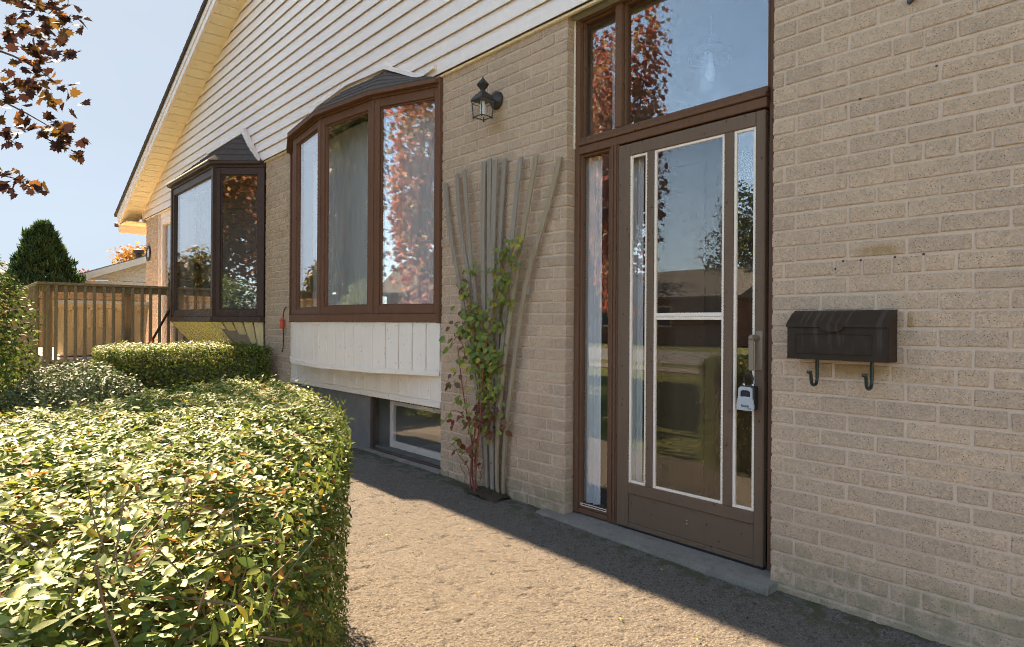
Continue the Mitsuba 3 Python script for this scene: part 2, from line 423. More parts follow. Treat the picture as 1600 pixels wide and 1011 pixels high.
def sheet(x0, x1, y0, y1, step, fn, uvs=False):
    xs, ys = np.linspace(x0, x1, max(2, int(round((x1 - x0) / step)) + 1)), np.linspace(y0, y1, max(2, int(round((y1 - y0) / step)) + 1))
    X, Y = np.meshgrid(xs, ys, indexing='xy')
    v = np.stack([X, Y, fn(X, Y)], -1).reshape(-1, 3)
    nx, ny = len(xs), len(ys)
    i, j = np.meshgrid(np.arange(nx - 1), np.arange(ny - 1), indexing='xy')
    a = (j * nx + i).ravel()
    return v, np.vstack([np.stack([a, a + 1, a + nx + 1], 1), np.stack([a, a + nx + 1, a + nx], 1)])


def rough_z(X, Y):
    p = np.stack([X, Y, X * 0], -1)
    return gz(X, Y) + 0.005 * (meshkit.fbm(p * 3.0, 2, 2) - 0.5) + 0.0034 * (meshkit.fbm(p * 60, 2, 5) - 0.5) - 0.006 * np.clip(meshkit.noise(p * 30, 8) - 0.72, 0, 1) * 4


obj('lawn', trimesh.creation.box(bounds=[[-900, -900, -0.30], [900, 900, -0.045]]), 'grass_blades', kind='structure')
obj('path', sheet(-4.6, 0.35, -1.62, 0.02, 0.0085, rough_z), 'asphalt', smooth=True, kind='structure')
v1, f1 = sheet(0.35, 4.0, -6.0, 0.02, 0.5, lambda X, Y: gz(X, Y))
v2, f2 = sheet(-0.35, 0.36, -6.0, -1.61, 0.25, lambda X, Y: gz(X, Y) - 0.002)
v3, f3 = sheet(-6.4, -4.6, -1.2, 0.02, 0.2, lambda X, Y: gz(X, Y))
obj('driveway', cat_([trimesh.Trimesh(a, b, process=False) for a, b in ((v1, f1), (v2, f2), (v3, f3))]), 'asphalt', smooth=True, kind='structure')
obj('street', trimesh.creation.box(bounds=[[-300, -21.0, -0.2], [300, -13.0, -0.035]]), 'road_grey', kind='structure')
obj('sidewalk', trimesh.creation.box(bounds=[[-300, -11.6, -0.2], [300, -10.2, -0.025]]), 'concrete', kind='structure')

# ------------------------------------------------------------------ the house
H = thing('house', 'beige brick house with cream siding gable, bow window and brown glazed entrance door', 'house')
BRICK_CACHE = {}


def brick_ply(L, D, v):
    kk = (round(L, 3), round(D, 3), v)
    if kk not in BRICK_CACHE:
        r = np.random.default_rng(100 + v + int(L * 1000))
        hz = BR_C - 0.0095
        m = box(0, L, 0, D, 0, hz, 0.0022 + 0.001 * v)
        m.vertices = m.vertices + (r.random(m.vertices.shape) - 0.5) * np.array([0.003, 0.0012, 0.0026])
        BRICK_CACHE[kk] = mikit.ply(m, 'brick', smooth=False)
    return BRICK_CACHE[kk]


def brick_wall(wall, xl, xr, z0, z1, phase_even, phase_odd, mod, corner_r=False, corner_l=False, big=lambda x, z: True, seed=1, yface=0.0, core_to=0.12, hdr=5):
    r = np.random.default_rng(seed)
    w = obj(wall, box(xl + (0.0035 if corner_l else 0), xr - (0.0035 if corner_r else 0), yface + 0.0042, yface + core_to, z0, z1, 0), 'mortar', H)
    k0, k1 = math.floor((z0 - BR_Z) / BR_C), math.ceil((z1 - BR_Z) / BR_C)
    rest = []
    for k in range(k0, k1):
        zb = BR_Z + k * BR_C + 0.00475
        if zb < z0 - 0.03 or zb + BR_C > z1 + 0.03:
            continue
        ph = phase_even if k % 2 == 0 else phase_odd
        js = list(np.arange(ph - mod * 40, ph + mod * 40, mod))
        if k % 6 == hdr:      # header course: bats at quarter bond
            out = []
            for a in js:
                out.append(a + mod * 0.25)
                if r.random() < 0.45:
                    out.append(a + mod * 0.75)
            js = out
        js = [xl] + [a for a in js if xl + 0.03 < a < xr - 0.03] + [xr]
        for i, (a, b) in enumerate(zip(js[:-1], js[1:])):
            gl, gr = (0 if i == 0 else 0.0048), (0 if i == len(js) - 2 else 0.0048)
            end = (corner_r and i == len(js) - 2) or (corner_l and i == 0)
            L, D = b - a - gl - gr, (core_to - 0.012 if end else 0.03)
            y = yface - 0.0005 + r.normal() * 0.0009
            pos = [a + gl + r.normal() * 0.0006, y, zb + r.normal() * 0.0007]
            xc, zc = (a + b) / 2, zb + 0.03
            if big(xc, zc):
                obj('brick', brick_ply(L, D, int(r.integers(3))), 'brick', w, to_world=T().translate(pos) @ T().rotate([0, 1, 0], r.normal() * 0.25))
            else:
                m = box(0, L, 0, D, 0, BR_C - 0.0095, 0.0025)
                m.apply_translation(pos)
                rest.append(m)
    if rest:
        obj('brick_field', cat_(rest), 'brick', w, kind='stuff')
    return w


XD0, XD1 = -2.407, -1.241                      # door opening
wr = brick_wall('right_wall', XD1, 0.9, -0.03, 2.80, -1.145, -1.045, 0.198, corner_l=True, big=lambda x, z: x < -0.30 and z < 2.48, seed=3)
wm = brick_wall('middle_wall', -3.574, XD0, -0.03, 2.84, XD0 - 0.097, XD0, 0.1945, corner_r=True, corner_l=True, seed=4)
wl = brick_wall('left_wall', -6.755, -6.09, 0.20, 2.82, -6.09 - 0.097, -6.09, 0.1945, corner_r=True, corner_l=True, seed=5)
wf = brick_wall('far_wall', -11.99, -11.14, 0.20, 2.82, -11.99 + 0.097, -11.99, 0.1945, corner_l=True, corner_r=True, big=lambda x, z: False, seed=6)
obj('far_wall_end', box(-11.99, -11.98, 0.13, 8.8, 0.0, 2.80, 0), 'mortar', H)
obj('plinth', cat_([box(-11.98, -9.17, 0.03, 0.12, 0.0, 0.62, 0), box(-10.37, -6.76, 0.02, 0.12, 0.0, 2.79, 0), box(-6.74, -6.10, 0.02, 0.12, 0.0, 0.2, 0)]), 'foundation', H)

# dark beads for shaded nail holes and specks of mortar on the right wall
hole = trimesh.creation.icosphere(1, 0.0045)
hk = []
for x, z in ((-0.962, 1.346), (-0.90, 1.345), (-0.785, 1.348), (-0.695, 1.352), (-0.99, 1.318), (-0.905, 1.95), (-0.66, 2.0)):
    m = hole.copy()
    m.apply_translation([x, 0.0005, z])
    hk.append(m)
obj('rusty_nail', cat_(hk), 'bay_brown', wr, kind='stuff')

# --- gable siding, one board at a time
SID = f'{H}__gable_siding'
RK, RZ0 = 0.371, 4.690                       # rake of the gable: z = RZ0 + RK * (x + 7.30)
PEAK = -5.75


def rake_z(x):
    return RZ0 + RK * ((x if x < PEAK else 2 * PEAK - x) + 7.30)


SB, SH = 2.800, 0.1135
for k in range(24):
    zb = SB + k * SH
    zt = zb + SH
    xa = max(-12.06, (zb + 0.02 - RZ0) / RK - 7.30)
    xb = 2 * PEAK - xa
    if xb - xa < 0.3:
        break
    prof = [(-0.038, zb), (-0.038, zb + 0.010), (-0.020, zt + 0.010), (-0.016, zt + 0.010), (-0.0340, zb + 0.012), (-0.0340, zb)]
    xa2, xb2 = xa, xb
    m = trimesh.creation.extrude_polygon(Polygon(prof), xb2 - xa2, engine='earcut')
    # local (a=y, b=z, c=x)
    m.vertices = np.stack([m.vertices[:, 2] + xa2, m.vertices[:, 0], m.vertices[:, 1]], 1)
    m.invert()
    obj('board', m, 'siding', SID)
obj('starter_strip', box(-12.05, 0.8, -0.020, 0.0, SB - 0.016, SB - 0.002, 0.001), 'soffit_bounce_cream', SID)
obj('corner_post', box(-12.10, -12.045, -0.040, 0.02, 2.76, 2.99, 0.003), 'siding', SID)
obj('gable_wall', hull([(-12.0, 0.03, 2.78), (0.5, 0.03, 2.78), (PEAK, 0.03, rake_z(PEAK)), (-12.0, 0.06, 2.78), (0.5, 0.06, 2.78), (PEAK, 0.06, rake_z(PEAK))]), 'room_paint', H)

# --- eaves: soffit panels, fascia and shingled roof
SOF = f'{H}__soffit'
YS0, YS1 = -0.030, -0.285
n_p = 44
xe = -12.52
xs = np.linspace(xe, PEAK, n_p + 1)
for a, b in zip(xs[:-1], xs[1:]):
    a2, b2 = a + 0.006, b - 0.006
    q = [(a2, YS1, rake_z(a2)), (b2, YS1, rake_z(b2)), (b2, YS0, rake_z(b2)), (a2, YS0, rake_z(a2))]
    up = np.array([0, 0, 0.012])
    obj('panel', hull(np.vstack([q, np.array(q) + up])), 'soffit_bounce_cream', SOF)
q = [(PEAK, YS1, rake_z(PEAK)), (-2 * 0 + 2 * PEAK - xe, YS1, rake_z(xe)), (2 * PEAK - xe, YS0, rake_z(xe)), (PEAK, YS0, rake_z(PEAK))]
obj('right_panel', hull(np.vstack([q, np.array(q) + [0, 0, 0.012]])), 'soffit_bounce_cream', SOF)
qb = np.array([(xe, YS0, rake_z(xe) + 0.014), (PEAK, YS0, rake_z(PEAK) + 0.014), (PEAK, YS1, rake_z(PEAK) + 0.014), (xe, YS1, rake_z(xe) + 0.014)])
obj('lining', hull(np.vstack([qb, qb + [0, 0, 0.008]])), 'deck_wood', SOF)  # darker wood sheet added so the gaps between panels read as shade


def rake_board(y0, y1, dz0, dz1, x0=xe, x1=PEAK):
    pts = []
    for x in (x0, x1):
        for y in (y0, y1):
            for dz in (dz0, dz1):
                pts.append((x, y, rake_z(x) + dz))
    m = hull(pts)
    pts2 = [(2 * PEAK - x, y, z) for x, y, z in pts]
    return [m, hull(pts2)]


obj('fascia', cat_(rake_board(-0.287, -0.315, -0.012, 0.155)), 'siding', H)
obj('fascia_cap', cat_(rake_board(-0.317, -0.325, 0.075, 0.158)), 'siding', H)
obj('eave_fascia', box(xe - 0.03, xe - 0.005, -0.30, 8.5, 2.60, 2.79, 0.003), 'siding', H)
obj('eave_soffit', box(xe, -12.0, -0.28, 8.4, 2.735, 2.75, 0.002), 'soffit_bounce_cream', H)
roofm = []
for s in (0, 1):
    pts = []
    for x in (xe - 0.10, PEAK):
        for y in (-0.352, 9.0):
            for dz in (0.160, 0.190):
                xx = 2 * PEAK - x if s else x
                pts.append((xx, y, rake_z(xx) + dz))
    roofm.append(hull(pts))
rk = obj('roof', cat_(roofm), 'shingle', H)
tabs = []
for i in range(48):
    x = xe - 0.10 + (PEAK - xe) * i / 48
    x2 = x + (PEAK - xe) / 48 * 1.1
    tabs.append(hull([(xx, y, rake_z(xx) + dz) for xx, e in ((x, 0.010), (x2, 0.0)) for y in (-0.356, -0.10) for dz in (0.1895, 0.192 + e)]))
obj('shingle_tab', cat_(tabs), 'shingle', rk, kind='stuff')
obj('gutter', tube([(xe - 0.09, -0.345, 2.74), (xe - 0.09, 8.9, 2.74)], 0.035, 10), 'bay_brown', H)
obj('back_wall', cat_([box(-12.0, 0.9, 8.7, 8.8, 0, 2.8, 0), box(0.85, 0.9, 0.15, 8.7, 0, 2.8, 0)]), 'mortar', H)

# --- rooms behind the glass
obj('room_wall', cat_([box(-11.9, 0.8, 3.6, 3.7, -0.1, 2.80, 0), box(-2.75, -2.70, 0.34, 3.6, -0.1, 2.76, 0), box(-6.60, -6.55, 0.13, 3.6, 0.5, 2.76, 0),
                       box(0.0, 0.05, 0.13, 3.6, -0.1, 2.76, 0), box(-11.9, -11.85, 0.13, 3.6, 0.3, 2.76, 0)]), 'room_paint', H)
obj('ceiling', box(-11.9, 0.8, 0.125, 3.6, 2.81, 2.86, 0), 'room_paint', H)
obj('room_floor', cat_([box(-11.9, -2.76, 0.13, 3.6, 0.56, 0.60, 0), box(-2.69, -0.01, 0.30, 3.6, 0.02, 0.05, 0)]), 'room_floor', H)


def drape(x0, x1, y, z0, z1, amp=0.012, wave=0.055, seed=0, bow=None):
    n = max(8, int((x1 - x0) / wave * 10))
    t = np.linspace(0, 1, n)
    x = x0 + (x1 - x0) * t
    r = np.random.default_rng(seed)
    ph = np.cumsum(r.normal(1, 0.25, n)) * (x1 - x0) / n / wave * 2 * np.pi
    ym = (bow(x) if bow else 0) + y
    top = np.stack([x, ym + amp * np.sin(ph), np.full(n, z1)], 1)
    bot = np.stack([x + 0.004 * np.sin(ph * 0.7), ym + amp * 1.25 * np.sin(ph + 0.3), np.full(n, z0)], 1)
    v = np.vstack([bot, top])
    a = np.arange(n - 1)
    return v, np.vstack([np.stack([a, a + 1, a + n + 1], 1), np.stack([a, a + n + 1, a + n], 1)])


# --- the entrance: frame, transom, side light, storm door
EN = f'{H}__entrance'
YF = 0.070
FB = 'frame_brown'
obj('jamb', box(XD0 + 0.002, -2.372, YF - 0.008, 0.125, 0.055, 2.80, 0.004), FB, EN)
obj('jamb', box(-1.300, XD1 - 0.002, YF + 0.020, 0.19, 0.05, 2.80, 0.004), FB, EN)
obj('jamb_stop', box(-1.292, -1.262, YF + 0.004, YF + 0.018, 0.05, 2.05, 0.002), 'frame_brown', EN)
obj('head', box(-2.370, -1.302, YF - 0.004, 0.19, 2.775, 2.83, 0.004), FB, EN)
obj('caulk', box(XD0 + 0.0005, XD0 + 0.009, YF - 0.018, YF - 0.009, 2.07, 2.79, 0.001), 'white_bead', EN)
obj('mullion', box(-2.160, -2.098, YF - 0.004, 0.112, 0.052, 2.068, 0.005), FB, EN)
obj('mullion_bead', box(-2.143, -2.132, YF - 0.011, YF - 0.005, 0.06, 2.06, 0.003), FB, EN)
obj('mullion_bead', box(-2.122, -2.110, YF - 0.011, YF - 0.005, 0.06, 2.06, 0.003), FB, EN)
obj('transom_bar', box(-2.372, -1.298, YF - 0.010, 0.18, 2.035, 2.078, 0.003), FB, EN)
obj('transom_bar', box(-2.372, -1.298, YF - 0.020, 0.18, 2.080, 2.098, 0.003), FB, EN)
obj('transom_bar', box(-2.372, -1.298, YF - 0.002, 0.18, 2.100, 2.126, 0.004), FB, EN)
obj('transom_mullion', box(-2.130, -2.086, YF - 0.004, 0.17, 2.127, 2.774, 0.005), FB, EN)


def sash(parent, x0, x1, z0, z1, y, w, d, m, pane_y, name='frame', pm='pane_glass', gap=0.0):
    """Four bevelled members and a pane between them."""
    obj(name, box(x0, x0 + w, y, y + d, z0, z1, 0.002), m, parent)
    obj(name, box(x1 - w, x1, y, y + d, z0, z1, 0.002), m, parent)
    obj(name, box(x0 + w, x1 - w, y + 0.0012, y + d - 0.001, z1 - w, z1, 0.002), m, parent)
    obj(name, box(x0 + w, x1 - w, y + 0.0012, y + d - 0.001, z0, z0 + w, 0.002), m, parent)
    if pm:
        pane(parent, x0 + w * 0.6, x1 - w * 0.6, z0 + w * 0.6, z1 - w * 0.6, pane_y, pm)


def pane(parent, x0, x1, z0, z1, y, pm='pane_glass', name='pane'):
    v = np.array([[x0, y, z0], [x1, y, z0], [x1, y, z1], [x0, y, z1]], float)
    return obj(name, (v, np.array([[0, 1, 2], [0, 2, 3]])), pm, parent)


sash(EN, -2.371, -2.131, 2.127, 2.774, YF + 0.022, 0.009, 0.03, FB, YF + 0.040, 'transom_bead')
sash(EN, -2.085, -1.301, 2.127, 2.774, YF + 0.022, 0.009, 0.03, FB, YF + 0.040, 'transom_bead')
sash(EN, -2.371, -2.161, 0.085, 2.033, YF + 0.006, 0.012, 0.035, FB, YF + 0.028, 'side_light_bead')
obj('side_light_sill', box(-2.371, -2.161, YF - 0.002, 0.18, 0.058, 0.083, 0.003), FB, EN)
sash(EN, -2.357, -2.175, 0.1, 0.115, YF + 0.004, 0.004, 0.004, 'white_bead', 0, 'side_light_bead', None)

DR = f'{H}__storm_door'
YD = YF - 0.012
DX0, DX1, DZ0, DZ1 = -2.093, -1.302, 0.062, 2.024
for a, b, n_ in ((DX0, -2.022, 'stile'), (-1.915, -1.874, 'stile'), (-1.494, -1.449, 'stile'), (-1.346, DX1, 'stile')):
    obj(n_, box(a, b, YD, YD + 0.034, DZ0 if n_ and (a == DX0 or b == DX1) else 0.290, DZ1 if (a == DX0 or b == DX1) else 1.962, 0.004), 'door_brown', DR)
obj('top_rail', box(-2.0215, -1.3465, YD + 0.001, YD + 0.033, 1.9625, DZ1, 0.003), 'door_brown', DR)
obj('bottom_rail', box(-2.0215, -1.3465, YD + 0.001, YD + 0.033, 0.236, 0.2895, 0.003), 'door_brown', DR)
obj('kick_panel', box(-2.0215, -1.3465, YD + 0.009, YD + 0.026, 0.085, 0.2355, 0.002), 'door_brown', DR)
obj('kick_rail', box(-2.0215, -1.3465, YD + 0.002, YD + 0.034, DZ0, 0.0845, 0.003), 'door_brown', DR)
obj('sweep', box(-2.09, -1.305, YD + 0.010, YD + 0.028, 0.046, 0.0615, 0.002), 'rubber_black', DR)
for a, b in ((-2.0215, -1.9155), (-1.8735, -1.4945), (-1.4485, -1.3465)):
    sash(DR, a, b, 0.2905, 1.9615, YD + 0.006, 0.0122, 0.016, 'white_bead', YD + 0.014, 'glazing_bead', None)
pane(DR, -2.013, -1.924, 0.299, 1.953, YD + 0.014)
pane(DR, -1.865, -1.503, 1.139, 1.953, YD + 0.014, 'storm_glass')
pane(DR, -1.865, -1.503, 0.299, 1.137, YD + 0.0125, 'storm_glass')
pane(DR, -1.440, -1.355, 0.299, 1.953, YD + 0.014)
obj('sash_bar', box(-1.8610, -1.5070, YD + 0.004, YD + 0.024, 1.122, 1.1355, 0.002), 'white_bead', DR)
obj('sash_bar', box(-1.8610, -1.5070, YD + 0.006, YD + 0.024, 1.137, 1.156, 0.002), 'white_bead', DR)
hd = f'{DR}__handle'
obj('plate', box(-1.338, -1.306, YD - 0.006, YD, 0.905, 1.075, 0.004), 'old_brass', hd)
obj('lever', cat_([bar((-1.345, YD - 0.030, 1.045), (-1.341, YD - 0.034, 0.905), 0.022, 0.010, (0, 1, 0)), hull(np.vstack([trimesh.creation.icosphere(1, 0.014).vertices + [-1.344, YD - 0.028, 1.045], trimesh.creation.icosphere(1, 0.014).vertices + [-1.330, YD - 0.004, 1.045]]))]), 'old_brass', hd)
obj('closer_knob', trimesh.creation.icosphere(2, 0.008).apply_translation([-1.478, YD - 0.004, 0.565]), 'door_brown', DR)
obj('screw', cat_([trimesh.creation.icosphere(1, 0.0035).apply_translation([x, YD + 0.0085, z]) for x, z in ((-1.68, 0.175), (-1.68, 0.160), (-2.065, 1.2))]), 'lock_grey', DR, kind='stuff')
ID = f'{H}__inner_door'
obj('leaf', box(-1.99, -1.262, 0.150, 0.185, 0.06, 2.03, 0.003), 'inner_wood', ID)
for a, b in ((0.25, 0.95), (1.10, 1.88)):
    for x in (-1.88, -1.58):
        obj('raised_panel', box(x, x + 0.24, 0.142, 0.1495, a, b, 0.006), 'inner_wood', ID)
obj('head_board', box(-2.13, -1.262, 0.150, 0.19, 2.04, 2.07, 0.002), 'inner_wood', H)

step = sheet(-2.56, -1.205, -0.085, 0.16, 0.02, lambda X, Y: 0.047 + 0.003 * meshkit.noise(np.stack([X * 9, Y * 9, X * 0], -1)) + 0.006 * (X < -2.3) - np.clip((-0.060 - Y) / 0.025, 0, 1) ** 2 * 0.022)
sm = trimesh.Trimesh(step[0], step[1], process=False)
prof = [(-0.085, -0.02), (-0.088, 0.014), (-0.078, 0.036), (-0.060, 0.047), (0.16, 0.050), (0.16, -0.02)]
m = trimesh.creation.extrude_polygon(Polygon(prof), 1.35, engine='earcut')
m.vertices = np.stack([m.vertices[:, 2] - 2.56, m.vertices[:, 0], m.vertices[:, 1] + 0.004 * (m.vertices[:, 2] < 0.2)], 1)
m.invert()
obj('doorstep', m, 'concrete', H, smooth=40)

# --- bow window
BW = f'{H}__bow_window'
BP = np.array([(-3.580, 0.0), (-4.142, -0.214), (-4.835, -0.299), (-5.535, -0.213), (-6.085, 0.0)])


def bow_off(d):
    """The bow's plan moved outwards by d."""
    out = []
    for i, p in enumerate(BP):
        ns = []
        if i > 0:
            e = BP[i] - BP[i - 1]
            ns.append(np.array([-e[1], e[0]]) / np.linalg.norm(e))
        if i < 4:
            e = BP[i + 1] - BP[i]
            ns.append(np.array([-e[1], e[0]]) / np.linalg.norm(e))
        ns = [n if n[1] < 0 else -n for n in ns]
        n = np.mean(ns, 0)
        n = n / (n @ ns[0])
        out.append(p + n * d)
    out = np.array(out)
    if d > 0:
        out[0] = [BP[0][0], min(out[0][1], 0) if False else -d]
        out[4] = [BP[4][0], -d]
    return out


def bow_band(d0, d1, z0, z1):
    a, b = bow_off(d0), bow_off(d1)
    return [hull([(*p, z) for p in (a[i], a[i + 1], b[i], b[i + 1]) for z in (z0, z1)]) for i in range(4)]


for m in bow_band(-0.09, 0.020, 1.105, 1.162):
    obj('sill', m, 'bow_brown', BW)
for m in bow_band(-0.09, 0.010, 2.730, 2.785):
    obj('head', m, 'bow_brown', BW)


def lite(p, q, z0, z1, wfr, parent, m, nm='frame', pm='pane_glass', depth=0.05, back=0.0):
    """A framed light between plan points p and q, seen from the side of smaller y."""
    p, q = np.array(p), np.array(q)
    L = np.linalg.norm(q - p)
    e = (q - p) / L
    n = np.array([e[1], -e[0]])
    if n[1] > 0:
        n = -n

    def mem(s0, s1, a, b, d0, d1, bevel=0.003):
        bx = box(s0, s1, -d1, -d0, a, b, bevel)
        M = np.eye(4)
        M[:2, 0], M[:2, 1], M[:2, 3] = e, -n, p
        if np.linalg.det(M) < 0:
            bx.apply_transform(M)
            bx.invert() if bx.volume < 0 else None
        else:
            bx.apply_transform(M)
        return bx

    w = wfr
    obj(nm, mem(0.001, w, z0, z1, -depth, back), m, parent)
    obj(nm, mem(L - w, L - 0.001, z0, z1, -depth, back), m, parent)
    obj(nm, mem(w, L - w, z1 - w, z1, -depth, back - 0.001), m, parent)
    obj(nm, mem(w, L - w, z0, z0 + w, -depth, back - 0.001), m, parent)
    obj('glazing_bead', cat_([mem(w, w + 0.011, z0 + w, z1 - w, -depth * 0.8, back - 0.014, 0.002), mem(L - w - 0.011, L - w, z0 + w, z1 - w, -depth * 0.8, back - 0.014, 0.002),
                              mem(w + 0.011, L - w - 0.011, z1 - w - 0.011, z1 - w, -depth * 0.8, back - 0.0145, 0.002), mem(w + 0.011, L - w - 0.011, z0 + w, z0 + w + 0.011, -depth * 0.8, back - 0.0145, 0.002)]), m, parent)
    if pm:
        for off in (back - 0.024, back - 0.036):
            c = [p + e * s + n * off for s in (w * 0.8, L - w * 0.8)]
            v = np.array([(*c[0], z0 + w * 0.8), (*c[1], z0 + w * 0.8), (*c[1], z1 - w * 0.8), (*c[0], z1 - w * 0.8)])
            obj('pane', (v, np.array([[0, 1, 2], [0, 2, 3]])), pm, parent)


for i in range(4):
    lite(BP[i], BP[i + 1], 1.163, 2.729, 0.062 if i != 2 else 0.055, BW, 'bow_brown')
for i in (1, 2, 3):
    o, q = bow_off(0.006)[i], bow_off(-0.06)[i]
    obj('mullion', bar((*((o * 0.75 + q * 0.25)), 1.163), (*((o * 0.75 + q * 0.25)), 2.729), 0.034, 0.03), 'bow_brown', BW)
obj('side_trim', box(-3.606, -3.576, -0.026, 0.05, 1.10, 2.79, 0.004), 'bow_brown', BW)
obj('side_trim', box(-6.090, -6.066, -0.02, 0.05, 1.10, 2.79, 0.004), 'bow_brown', BW)
# apron below it, board by board
AP = f'{H}__bow_apron'
a0 = bow_off(0.004)
seg = np.linalg.norm(np.diff(a0, axis=0), axis=1)
cum = np.r_[0, np.cumsum(seg)]


def along(s):
    i = min(3, max(0, int(np.searchsorted(cum, s) - 1)))
    t = (s - cum[i]) / seg[i]
    return a0[i] * (1 - t) + a0[i + 1] * t


nb = 22
cuts = np.linspace(0.001, cum[-1] - 0.001, nb + 1)
for s0, s1 in zip(cuts[:-1], cuts[1:]):
    p, q = along(s0 + 0.0028), along(s1 - 0.0028)
    e = (q - p) / np.linalg.norm(q - p)
    n = np.array([e[1], -e[0]])
    n = n if n[1] < 0 else -n
    f_ = 0.0035
    pts = [(*(p + e * f_), 0.772), (*(q - e * f_), 0.772), (*(p + e * f_), 1.102), (*(q - e * f_), 1.102)]
    pts += [(*(a - n * dd), z) for a in (p, q) for z in (0.772, 1.102) for dd in (0.004, 0.018)]
    obj('board', hull(pts), 'apron_white', AP)
for m in bow_band(-0.09, -0.016, 0.772, 1.104):
    obj('backing', m, 'apron_white', AP)
for m in bow_band(-0.10, 0.014, 0.735, 0.7715):
    obj('trim', m, 'apron_white', AP)
FP = f'{H}__flush_panel'
nb = 19
for i in range(nb):
    a = -6.088 + (2.508) * i / nb
    b = -6.088 + (2.508) * (i + 1) / nb
    obj('board', box(a + 0.002, b - 0.002, 0.004, 0.022, 0.556, 0.84, 0.004), 'apron_white', FP)
obj('backing', box(-6.088, -3.580, 0.018, 0.06, 0.53, 0.86, 0), 'apron_white', FP)
obj('trim', box(-6.088, -3.579, -0.008, 0.03, 0.513, 0.5555, 0.003), 'apron_white', FP)
# roof over the bow
BR = f'{H}__bow_roof'
ev = bow_off(0.055)
EZ = 2.772
topp = [(-3.80, 2.835), (-4.25, 3.015), (-4.85, 3.055), (-5.42, 3.015), (-5.88, 2.835)]
for i in range(4):
    q = [(ev[i][0], ev[i][1], EZ), (ev[i + 1][0], ev[i + 1][1], EZ), (topp[i + 1][0], -0.03, topp[i + 1][1]), (topp[i][0], -0.03, topp[i][1])]
    q = np.array(q)
    nrow = 4
    for r_ in range(nrow):
        t0, t1 = r_ / nrow, (r_ + 1) / nrow + 0.02
        aa, bb = q[0] * (1 - t0) + q[3] * t0, q[1] * (1 - t0) + q[2] * t0
        cc, dd = q[1] * (1 - t1) + q[2] * t1, q[0] * (1 - t1) + q[3] * t1
        lift = np.array([0, -0.003, 0.009])
        obj('shingle_course', hull([aa + lift, bb + lift, cc, dd, aa, bb, cc - [0, 0, 0.01], dd - [0, 0, 0.01]]), 'shingle', BR)
    lo = np.array([0, 0, -0.012])
    obj('deck', hull(np.vstack([q + lo, q + lo * 2 + [0, 0.01, 0]])), 'bow_brown', BR)
for m in bow_band(-0.06, 0.048, 2.786, 2.80):
    pass
for m in bow_band(0.012, 0.056, 2.744, 2.7715):
    obj('eave_board', m, 'bow_brown', BR)
fl = [(-3.60, 2.842), (-3.72, 2.826), (-3.82, 2.842), (-4.25, 3.030), (-4.85, 3.072), (-5.42, 3.030), (-5.90, 2.842), (-6.08, 2.80)]
for a, b in zip(fl[:-1], fl[1:]):
    obj('flashing', hull([(x, y, z + dz) for x, z in (a, b) for y, dz in ((-0.035, 0.030), (-0.062, 0.026), (-0.066, -0.006), (-0.035, -0.006))]), 'siding', BR)

# --- cellar window under the bow
CW = f'{H}__cellar_window'
obj('outer_frame', box(-4.615, -4.585, 0.045, 0.11, 0.075, 0.512, 0.003), 'bay_brown', CW)
obj('outer_frame', box(-3.606, -3.580, 0.045, 0.11, 0.075, 0.512, 0.003), 'bay_brown', CW)
obj('outer_frame', box(-4.585, -3.606, 0.045, 0.11, 0.495, 0.512, 0.003), 'bay_brown', CW)
obj('outer_frame', box(-4.585, -3.606, 0.040, 0.11, 0.075, 0.090, 0.003), 'bay_brown', CW)
pane(CW, -4.59, -3.60, 0.088, 0.50, 0.060)
obj('sill_board', box(-4.585, -3.606, 0.070, 0.21, 0.0905, 0.105, 0.003), 'foundation', CW)
sash(CW, -4.46, -3.60, 0.106, 0.494, 0.135, 0.050, 0.03, 'apron_white', 0.15, 'inner_frame')
obj('cellar_panel', box(-6.088, -4.617, 0.050, 0.10, 0.06, 0.512, 0.003), 'foundation', H)
obj('cellar_wall', cat_([box(-6.05, -3.55, 1.4, 1.45, 0.0, 0.55, 0), box(-6.05, -3.55, 0.22, 1.4, 0.0, 0.03, 0), box(-4.66, -4.62, 0.12, 1.4, 0.03, 0.55, 0), box(-3.57, -3.53, 0.13, 1.4, 0.03, 0.55, 0)]), 'room_paint', H)
lip = sheet(-6.1, -3.576, -0.028, 0.10, 0.03, lambda X, Y: 0.076 + 0.004 * meshkit.noise(np.stack([X * 8, Y * 30, X * 0], -1)) - np.clip((-0.005 - Y) / 0.023, 0, 1) ** 2 * 0.03)
obj('footing', lip, 'concrete', H, smooth=True)

# --- bay window further along
BY = f'{H}__bay_window'
YP = [(-6.757, -0.015), (-7.147, -0.407), (-8.749, -0.407), (-9.140, -0.015)]
for i in range(3):
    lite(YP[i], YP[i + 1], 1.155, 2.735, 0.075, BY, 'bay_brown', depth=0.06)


def ring(pts, d):
    c = np.array([-7.95, 0.6])
    p = np.array(pts, float)
    out = p.copy()
    out[:, 1] -= d
    out[1, 0] += d * 0.45
    out[2, 0] -= d * 0.45
    out[0] = [p[0][0] , p[0][1] - d * 1.2]
    out[3] = [p[3][0] - d, p[3][1] - d * 0.2]
    return out


